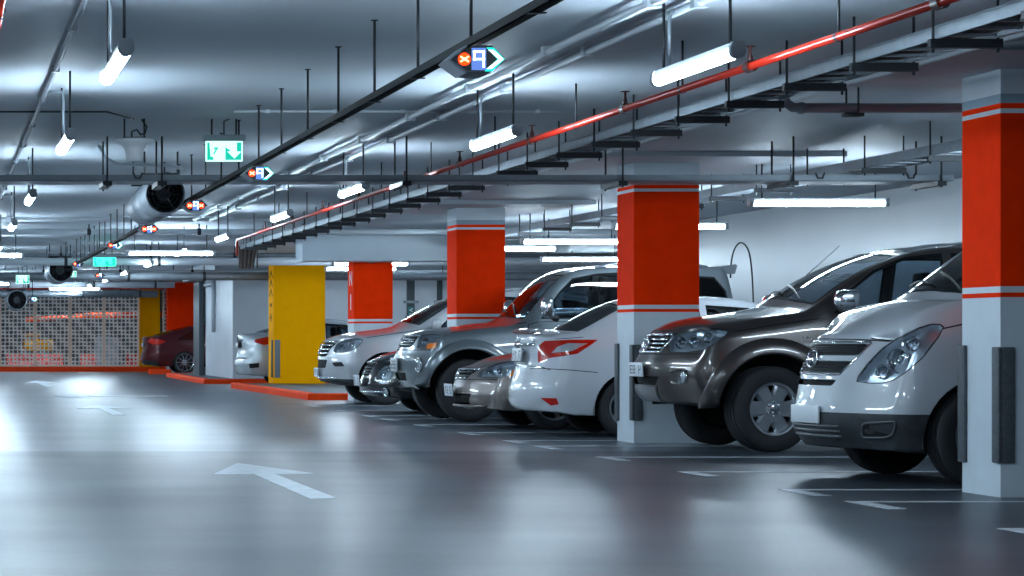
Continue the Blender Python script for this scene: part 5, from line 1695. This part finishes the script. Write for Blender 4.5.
# -------- saloons with the bonnet towards the lane
def sedan_front(name, label, loc, pcol, k, levels=3):
    L = k.get('L', 4.7); hw = k.get('hw', .90); H = 1.45
    h0 = k.get('h0', .70)
    cx = k.get('wheel', .96)
    s = dict(paint=pcol, hw=hw, levels=levels, sweep=(k.get('sw', .30), .22),
        st=[0, .1, .28, .55, .96, 1.3, 1.55, 1.95, 2.35, 2.8, 3.3, 3.85, 4.05, 4.4, 4.6, L],
        top=[(0, h0 - .04), (.1, h0), (.28, h0 + .055), (.55, h0 + .12), (.96, h0 + .19), (1.3, h0 + .25), (1.55, h0 + .32), (1.95, 1.27), (2.35, 1.41), (2.8, H), (3.3, 1.41), (3.85, 1.18), (4.05, 1.11), (4.4, 1.07), (4.6, 1.04), (L, .98)],
        wsweep=[(.96, 0), (1.3, .10), (1.55, .2), (1.95, .16), (2.35, .1), (2.8, 0), (3.3, -.1), (3.85, -.12), (4.1, 0)],
        crown=[(0, .03), (.55, .06), (1.55, .06), (2.35, .06), (3.3, .06), (L, .03)],
        belt=[(0, h0 - .16), (.1, h0 - .10), (.28, h0 - .04), (.55, h0 + .01), (.96, h0 + .08), (1.55, h0 + .17), (3.3, .95), (4.4, .97), (L, .86)],
        width=[(0, hw - .20), (.1, hw - .12), (.28, hw - .055), (.55, hw - .01), (.96, hw), (4, hw), (4.4, hw - .03), (L, hw - .16)],
        w5=[(0, hw - .36), (.28, hw - .22), (.96, hw - .16), (1.55, hw - .13), (1.95, hw - .22), (2.35, hw - .30), (3.3, hw - .30), (3.85, hw - .2), (4.4, hw - .2), (L, hw - .3)],
        bottom=[(0, .24), (.5, .21), (4.1, .22), (L, .28)],
        nose=k.get('nose', [(.2, .12), (.27, .02), (.34, -.01), (.42, 0), (.50, .025), (.58, .05), (.66, .085), (.74, .13)]),
        tail=[(.2, .1), (.4, 0), (.7, .03), (1.0, .06)], wf=[.93, .97, 1, .985, .95], edge_crease=.3,
        seats=dict(x=(1.6, 3.6), belt=.98, zs=.5, rows=[(1.95, (-.38, .38)), (2.85, (-.38, .38))]))
    c = Car(s, loc, name, label, 'car')
    c.arch(cx, .375, .325)
    c.arch(cx + 2.74, .375, .325)
    screen(c, [(1.52, hw - .2), (1.42, .45), (1.37, .2), (1.36, .001), (2.22, .001), (2.24, .3), (2.30, hw - .36)], ok=lambda q: q.z > h0 + .24)
    screen(c, [(3.38, hw - .36), (3.44, .25), (3.45, .001), (3.98, .001), (3.96, .3), (3.88, hw - .28)], 'rear_screen')
    c.glass([(1.78, 1.0), (2.08, 1.22), (2.38, 1.33), (2.62, 1.35), (2.62, 1.0)], 'side', .018)
    c.glass([(2.69, 1.0), (2.69, 1.35), (3.2, 1.32), (3.62, 1.06), (3.5, 1.0)], 'side', .018)
    c.door([(1.52, .32), (1.50, .8), (1.58, .95), (2.65, .965), (2.65, .32)], (2.5, .84))
    c.door([(2.67, .32), (2.67, .965), (3.55, .965), (3.38, .7), (3.28, .32)], (3.4, .86))
    c.mirror((1.72, -hw - .11, 1.02), (.15, .2, .14), c.paint)
    return c

def build_accord():
    c = sedan_front('saloon_car', 'brownish silver saloon with amber corner light between the white saloon and the blue grey car', (5.92, 28.86, 0),
                    paint('bronze_silver', (.19, .168, .16), .5, .33), dict(h0=.715))
    c.lamp([(0.262, 0.585), (.30, .655), (.40, .712), (0.506, 0.75), (.62, .775), (0.74, 0.785), (.80, .782), (.80, .73), (.73, .60), (.5, .588)], 11.8, depth=.05,
           bowls=[(.40, .645, .045), (.53, .67, .05)], amber=[(.60, .59), (.705, .72), (.76, .70), (.76, .58)])
    gp = round_poly([(-.36, .665), (-.30, .575), (.30, .575), (.36, .665)], .02)
    f = c.faces(gp, 'front')
    g = c.patch(f, 'grille', SEAM, None, -.02, 0)
    for z in (.60, .64):
        strip(c, arc_pts(-.32, .32, z, 11), .011, 'grille_bar', mat('slat_grey2', (.12, .13, .14), .35, .7), g)
    strip(c, arc_pts(-.37, .37, .672, 11), .013, 'chrome_strip', CHROME)
    strip(c, arc_pts(-.29, .29, .570, 11), .009, 'chrome_strip', CHROME)
    emblem(c, 0, .622, 'frame_h', .055)
    f = c.faces(round_poly([(-.46, .40), (-.40, .275), (.40, .275), (.46, .40)], .02), 'front')
    c.patch(f, 'air_intake', SEAM, None, -.03, 0)
    strip(c, arc_pts(-.6, .6, .262, 11), .016, 'bumper_lip', c.paint)
    c.seam([(-.7, .565), (-.37, .56), (.37, .56), (.7, .565)], 'front', .004)
    c.seam([(.50, .755), (.96, .815), (1.5, .90)], 'side', .004)
    c.plate((-.05, 0, .435), -.10, .42, .14, '2 61')
    wiper(c, 1.44, -.55, .55)
    c.wheels([.96, 3.70], .32, .205, .20, 'five', inset=.03)
    c.finish()

def build_black():
    c = sedan_front('saloon_car', 'glossy black saloon tucked low between the pearl grey and the blue grey off road cars', (5.86, 34.8, 0),
                    paint('gloss_black', (.008, .009, .011), .0, .18), dict(h0=.75, hw=.89, sw=.26), 2)
    c.lamp([(.19, .43), (.24, .60), (.32, .665), (.40, .68), (.43, .64), (.42, .52), (.38, .43), (.30, .40)], 9.8, depth=.05, bowls=[(.30, .53, .07), (.37, .61, .04)])
    gp = round_poly([(-.30, .685), (-.26, .52), (.26, .52), (.30, .685)], .03)
    f = c.faces(gp, 'front')
    g = c.patch(f, 'grille', SEAM, None, -.02, 0)
    for z in (.55, .59, .63):
        strip(c, arc_pts(-.27, .27, z, 9), .007, 'grille_bar', STEEL, g)
    strip(c, [(-.31, .69), (-.265, .515)], .006, 'chrome_strip', CHROME); strip(c, [(.31, .69), (.265, .515)], .006, 'chrome_strip', CHROME)
    strip(c, arc_pts(-.30, .30, .697, 9), .012, 'chrome_strip', CHROME)
    strip(c, arc_pts(-.62, .62, .30, 13), .014, 'chrome_strip', CHROME)
    round_lamp(c, .62, .295, .05)
    c.plate((-.06, 0, .45), -.08, .42, .15, '1 9')
    c.seam([(.42, .70), (.96, .80), (1.5, .90)], 'side', .004)
    c.wheels([.96, 3.70], .32, .21, .20, 'seven', inset=.03)
    c.finish()

# -------- blue grey off-road car
def build_pajero():
    s = dict(paint=paint('blue_grey_metallic', (.19, .225, .25), .55, .32), hw=.93, levels=3, sweep=(.24, .10),
        st=[0, .08, .25, .48, .74, 1.05, 1.40, 1.68, 2.0, 2.4, 2.95, 3.45, 3.82, 4.06, 4.20],
        top=[(0, 1.05), (.08, 1.085), (.25, 1.125), (.48, 1.155), (.74, 1.185), (1.05, 1.225), (1.40, 1.285), (1.68, 1.58), (1.98, 1.85), (2.4, 1.93), (2.95, 1.95), (3.45, 1.945), (3.82, 1.92), (4.06, 1.83), (4.20, 1.25)],
        wsweep=[(.74, 0), (1.05, .05), (1.40, .10), (1.68, .10), (2.0, .07), (2.4, 0)],
        crown=[(0, .03), (.6, .05), (1.4, .05), (2.0, .05), (3, .05), (4.2, .04)],
        belt=[(0, .93), (.25, 1.02), (.74, 1.09), (1.4, 1.15), (3, 1.19), (4.2, 1.15)],
        width=[(0, .80), (.08, .85), (.25, .90), (.48, .92), (.74, .925), (3.8, .925), (4.06, .90), (4.20, .84)],
        w5=[(0, .66), (.25, .74), (.74, .79), (1.40, .80), (1.68, .76), (2.0, .71), (2.4, .69), (3.8, .67), (4.06, .70), (4.20, .74)],
        bottom=[(0, .42), (.25, .40), (.74, .42), (1.3, .38), (3.2, .38), (4.2, .48)],
        nose=[(.40, .12), (.48, .05), (.60, .0), (.75, -.01), (.86, .0), (.90, .05), (1.0, .06), (1.06, .10)],
        tail=[(.4, .05), (.6, -.03), (.9, .0), (1.2, .03)], wf=[.93, .97, 1, .985, .95], flare_z=.40,
        seats=dict(x=(1.5, 4.1), belt=1.2, zs=.85, rows=[(1.95, (-.4, .4)), (2.9, (-.42, .1, .42))]))
    c = Car(s, (5.78, 31.64, 0), 'off_road_car', 'blue grey off road car with amber corner lamps, fat wheel arches and a roof spoiler', 'car')
    c.lamp([(0.238, 0.90), (.262, 1.0), (0.295, 1.072), (.42, 1.082), (0.535, 1.075), (0.52, 1.01), (0.46, 0.895)], 10.5, depth=.05,
           bowls=[(.345, .985, .06)], amber=[(.345, .89), (.385, .965), (.56, .985), (.56, .89)])
    c.arch(.74, .49, .41, flare=(.61, .05, c.paint))
    c.arch(3.30, .47, .41, flare=(.59, .05, c.paint))
    f = c.faces(round_poly([(-.44, 1.05), (-.42, .92), (.42, .92), (.44, 1.05)], .02), 'front')
    g = c.patch(f, 'grille', SEAM, None, -.03, 0)
    for z in (.95, .985, 1.02):
        strip(c, arc_pts(-.42, .42, z, 9), .013, 'grille_bar', CHROME if z == .985 else c.paint, g)
    emblem(c, 0, .985, 'diamonds', .06)
    strip(c, arc_pts(-.45, .45, 1.062, 9), .014, 'grille_frame', c.paint)
    f = c.faces(round_poly([(-.36, .60), (-.30, .50), (.30, .50), (.36, .60)], .02), 'front')
    c.patch(f, 'air_intake', SEAM, None, -.03, 0)
    round_lamp(c, .66, .705, .07)
    c.seam([(-.8, .885), (.8, .885)], 'front', .006)
    screen(c, [(1.42, .75), (1.34, .4), (1.31, .001), (1.90, .001), (1.92, .35), (1.97, .65)])
    c.glass([(1.62, 1.27), (1.86, 1.60), (2.04, 1.775), (2.35, 1.835), (2.66, 1.85), (2.66, 1.27)], 'side', .022)
    c.glass([(2.74, 1.27), (2.74, 1.85), (3.42, 1.85), (3.50, 1.27)], 'side', .022, DGLASS)
    c.glass([(3.58, 1.28), (3.50, 1.81), (3.80, 1.79), (3.93, 1.62), (3.98, 1.30)], 'side', .022, DGLASS)
    c.glass([(-.62, 1.26), (-.54, 1.66), (.54, 1.66), (.62, 1.26)], 'rear', .02, DGLASS, sym=False)
    c.door([(1.46, .48), (1.46, 1.20), (1.60, 1.24), (2.70, 1.24), (2.70, .48)], (2.5, 1.08))
    c.door([(2.72, .48), (2.72, 1.24), (3.50, 1.24), (3.50, 1.08), (2.95, 1.02), (2.78, .8), (2.76, .48)], (3.3, 1.14))
    c.seam([(.53, 1.10), (.74, 1.13), (1.44, 1.225)], 'side', .004)
    c.both([(-.90, .75), (-.82, .75), (-.82, 1.2), (-.88, 1.2)], 'rear', 'tail_light', REDLENS, .004, .02)
    wiper(c, 1.36, -.6, .6)
    c.mirror((1.66, -1.06, 1.41), (.18, .20, .25), CHROME)
    roof_rails(c, 2.35, 3.75, .60, .05)
    b = bmesh.new()   # roof spoiler over the tailgate
    rows = []
    for k in range(9):
        y = -.66 + 1.32 * k / 8
        rows.append([b.verts.new((x, y, z)) for x, z in ((3.82, 1.905), (4.08, 1.95), (4.10, 1.93), (4.07, 1.83), (3.92, 1.83))])
    for A, B in zip(rows, rows[1:]):
        for q in range(5):
            b.faces.new((A[q], A[(q + 1) % 5], B[(q + 1) % 5], B[q]))
    b.faces.new(rows[0]); b.faces.new(rows[-1][::-1]); fix(b)
    mesh_obj('roof_spoiler', b, c.paint, c.root, autosmooth=40)
    b = bmesh.new()   # whip aerial bent over and tied down behind the roof
    P = [(4.05, -.55, 1.78), (4.06, -.55, 1.98), (4.10, -.55, 2.14), (4.17, -.55, 2.22), (4.25, -.55, 2.17), (4.30, -.55, 2.0), (4.33, -.55, 1.6), (4.32, -.55, 1.25), (4.18, -.55, 1.02)]
    q = []
    for i in range(len(P) - 1):      # smooth curve through the points
        p0, p1, p2, p3 = (Vector(P[max(0, min(len(P) - 1, i + k))]) for k in (-1, 0, 1, 2))
        for k in range(5):
            t = k / 5
            q.append(.5 * (2 * p1 + (p2 - p0) * t + (2 * p0 - 5 * p1 + 4 * p2 - p3) * t * t + (3 * p1 - p0 - 3 * p2 + p3) * t ** 3))
    tube(b, q + [Vector(P[-1])], .010, 6); fix(b)
    mesh_obj('aerial', b, BLACK, c.root)
    b = bmesh.new()   # spare wheel cover on the back door
    lathe(b, [(.001, 4.40), (.32, 4.39), (.37, 4.35), (.375, 4.18), (.30, 4.16)], 'x', 36, c=(0, .05, .98)); fix(b)
    mesh_obj('spare_wheel_cover', b, c.paint, c.root, autosmooth=40)
    c.plate((-.035, 0, .70), -.02, .42, .17, '35')
    c.wheels([.74, 3.30], .388, .215, .265, 'six', inset=.02)
    c.finish()

# -------- pale luxury off-road car
def build_merc():
    s = dict(paint=paint('pearl_grey', (.42, .435, .46), .25, .3), hw=.96, levels=3, sweep=(.30, .14),
        st=[0, .1, .3, .6, .92, 1.25, 1.5, 1.85, 2.25, 2.7, 3.2, 3.8, 4.3, 4.62, 4.78],
        top=[(0, 1.0), (.1, 1.045), (.3, 1.09), (.6, 1.14), (.92, 1.18), (1.25, 1.22), (1.5, 1.29), (1.85, 1.51), (2.25, 1.71), (2.7, 1.785), (3.2, 1.795), (3.8, 1.77), (4.3, 1.68), (4.62, 1.42), (4.78, 1.12)],
        wsweep=[(.92, 0), (1.25, .1), (1.5, .22), (1.85, .18), (2.25, .1), (2.7, 0)],
        crown=[(0, .04), (.6, .07), (1.5, .06), (2.25, .06), (3, .05), (4.78, .04)],
        belt=[(0, .85), (.1, .90), (.3, .97), (.6, 1.02), (.92, 1.06), (1.5, 1.11), (3, 1.13), (4.78, 1.06)],
        width=[(0, .80), (.1, .86), (.3, .92), (.6, .95), (.92, .96), (4.1, .96), (4.62, .90), (4.78, .82)],
        w5=[(0, .60), (.3, .72), (.92, .80), (1.5, .83), (1.85, .76), (2.25, .69), (2.7, .66), (4.3, .62), (4.62, .66), (4.78, .72)],
        bottom=[(0, .36), (.3, .30), (.6, .28), (.92, .30), (3.3, .28), (4.78, .4)],
        nose=[(.28, .16), (.36, .06), (.45, .0), (.58, -.01), (.72, 0), (.82, .03), (.92, .06), (1.02, .12)],
        tail=[(.3, .08), (.6, 0), (.9, .0), (1.1, .04)], wf=[.92, .96, 1, .985, .95],
        seats=dict(x=(1.6, 4.2), belt=1.14, zs=.75, rows=[(2.05, (-.4, .4)), (3.0, (-.42, .1, .42))]))
    c = Car(s, (6.0, 39.66, 0), 'off_road_car', 'pearl grey off road car with a three bar chrome grille beside the wide yellow pillar', 'car')
    c.lamp([(0.229, 0.808), (.25, .88), (0.298, 0.955), (.42, 1.01), (0.566, 1.04), (.64, 1.035), (0.689, 1.01), (.66, .955), (0.597, 0.895), (.5, .835), (0.398, 0.805)], 8.8, depth=.05,
           bowls=[(.36, .885, .06), (.50, .94, .05)])
    c.both(round_poly([(0.21, 0.655), (0.36, 0.672), (0.41, 0.60), (0.25, 0.595)], .02), 8.8, 'bumper_vent', SEAM, -.002, .01)
    c.arch(.92, .445, .38)
    c.arch(3.83, .445, .38)
    f = c.faces(round_poly([(-.44, .975), (-.40, .75), (.40, .75), (.44, .975)], .05), 'front')
    g = c.patch(f, 'grille', SEAM, None, -.03, 0)
    for z in (.80, .86, .925):
        strip(c, arc_pts(-.41, .41, z, 11), .016, 'grille_bar', CHROME, g)
    strip(c, arc_pts(-.42, .42, .985, 11), .012, 'chrome_strip', CHROME)
    emblem(c, 0, .862, 'star', .085)
    f = c.faces(round_poly([(-.44, .70), (-.40, .57), (.40, .57), (.44, .70)], .03), 'front')
    c.patch(f, 'air_intake', SEAM, None, -.02, 0)
    lower = c.faces([(-.95, .2), (.95, .2), (.95, .40), (-.95, .40)], 'front', 0, lambda q: q.x < .5)
    c.patch(lower, 'lower_bumper', BLACK, None, .006, .02)
    strip(c, arc_pts(-.62, .62, .42, 11), .022, 'bumper_trim', CHROME)
    screen(c, [(1.46, .76), (1.36, .5), (1.30, .2), (1.29, .001), (2.12, .001), (2.14, .3), (2.20, .61)])
    c.glass([(1.72, 1.18), (2.02, 1.46), (2.32, 1.64), (2.66, 1.69), (2.66, 1.18)], 'side', .022)
    c.glass([(2.74, 1.18), (2.74, 1.69), (3.55, 1.66), (3.72, 1.18)], 'side', .022)
    c.glass([(3.80, 1.18), (3.66, 1.65), (4.15, 1.58), (4.42, 1.24)], 'side', .022, DGLASS)
    c.glass([(-.60, 1.16), (-.52, 1.5), (.52, 1.5), (.60, 1.16)], 'rear', .02, DGLASS, sym=False)
    c.door([(1.50, .42), (1.48, 1.0), (1.60, 1.14), (2.70, 1.15), (2.70, .42)], (2.5, 1.0))
    c.door([(2.72, .42), (2.72, 1.15), (3.75, 1.15), (3.75, .92), (3.5, .85), (3.36, .6), (3.32, .42)], (3.55, 1.0))
    c.seam([(.62, 1.045), (.92, 1.09), (1.48, 1.17)], 'side', .004)
    c.both([(-.90, .80), (-.74, .80), (-.72, 1.04), (-.84, 1.04)], 'rear', 'tail_light', REDLENS, .004, .02)
    wiper(c, 1.38, -.6, .6)
    c.mirror((1.68, -1.08, 1.25), (.16, .22, .17), c.paint)
    roof_rails(c, 2.5, 4.1, .60, .04)
    c.plate((-.03, 0, .50), -.05, .42, .14, '8 25')
    c.wheels([.92, 3.83], .37, .235, .25, 'twin', inset=.03)
    c.finish()
# ------------------------------------------------------------------ build, light, camera
build_van(); build_fortuner(); build_white_sedan(); build_accord(); build_pajero(); build_black(); build_merc(); build_silver_sedan(); build_maroon_sedan()
for m in [m for m in bpy.data.meshes if m.users == 0]:
    bpy.data.meshes.remove(m)

w = bpy.data.worlds.new('dim_air'); SC.world = w
w.use_nodes = True
bg = w.node_tree.nodes['Background']
bg.inputs[0].default_value = (.35, .5, .65, 1); bg.inputs[1].default_value = .05

cam = bpy.data.cameras.new('camera')
co = bpy.data.objects.new('camera', cam); COL.objects.link(co)
cam.sensor_fit = 'HORIZONTAL'; cam.sensor_width = 36
cam.lens = 2500 / 1024 * 36
cam.shift_x = (512 + 60) / 1024
cam.shift_y = (340 - 288) / 1024
cam.clip_end = 300
co.location = (0, 0, 1.01); co.rotation_euler = (PI / 2, 0, 0)
SC.camera = co
SC.view_settings.view_transform = 'Standard'
SC.view_settings.look = 'None'
SC.view_settings.gamma = 1
SC.view_settings.use_curve_mapping = False
SC.view_settings.exposure = EXPOSURE
SC.cycles.use_denoising = True
SC.cycles.max_bounces = 10
SC.cycles.transparent_max_bounces = 16
SC.cycles.sample_clamp_indirect = 6
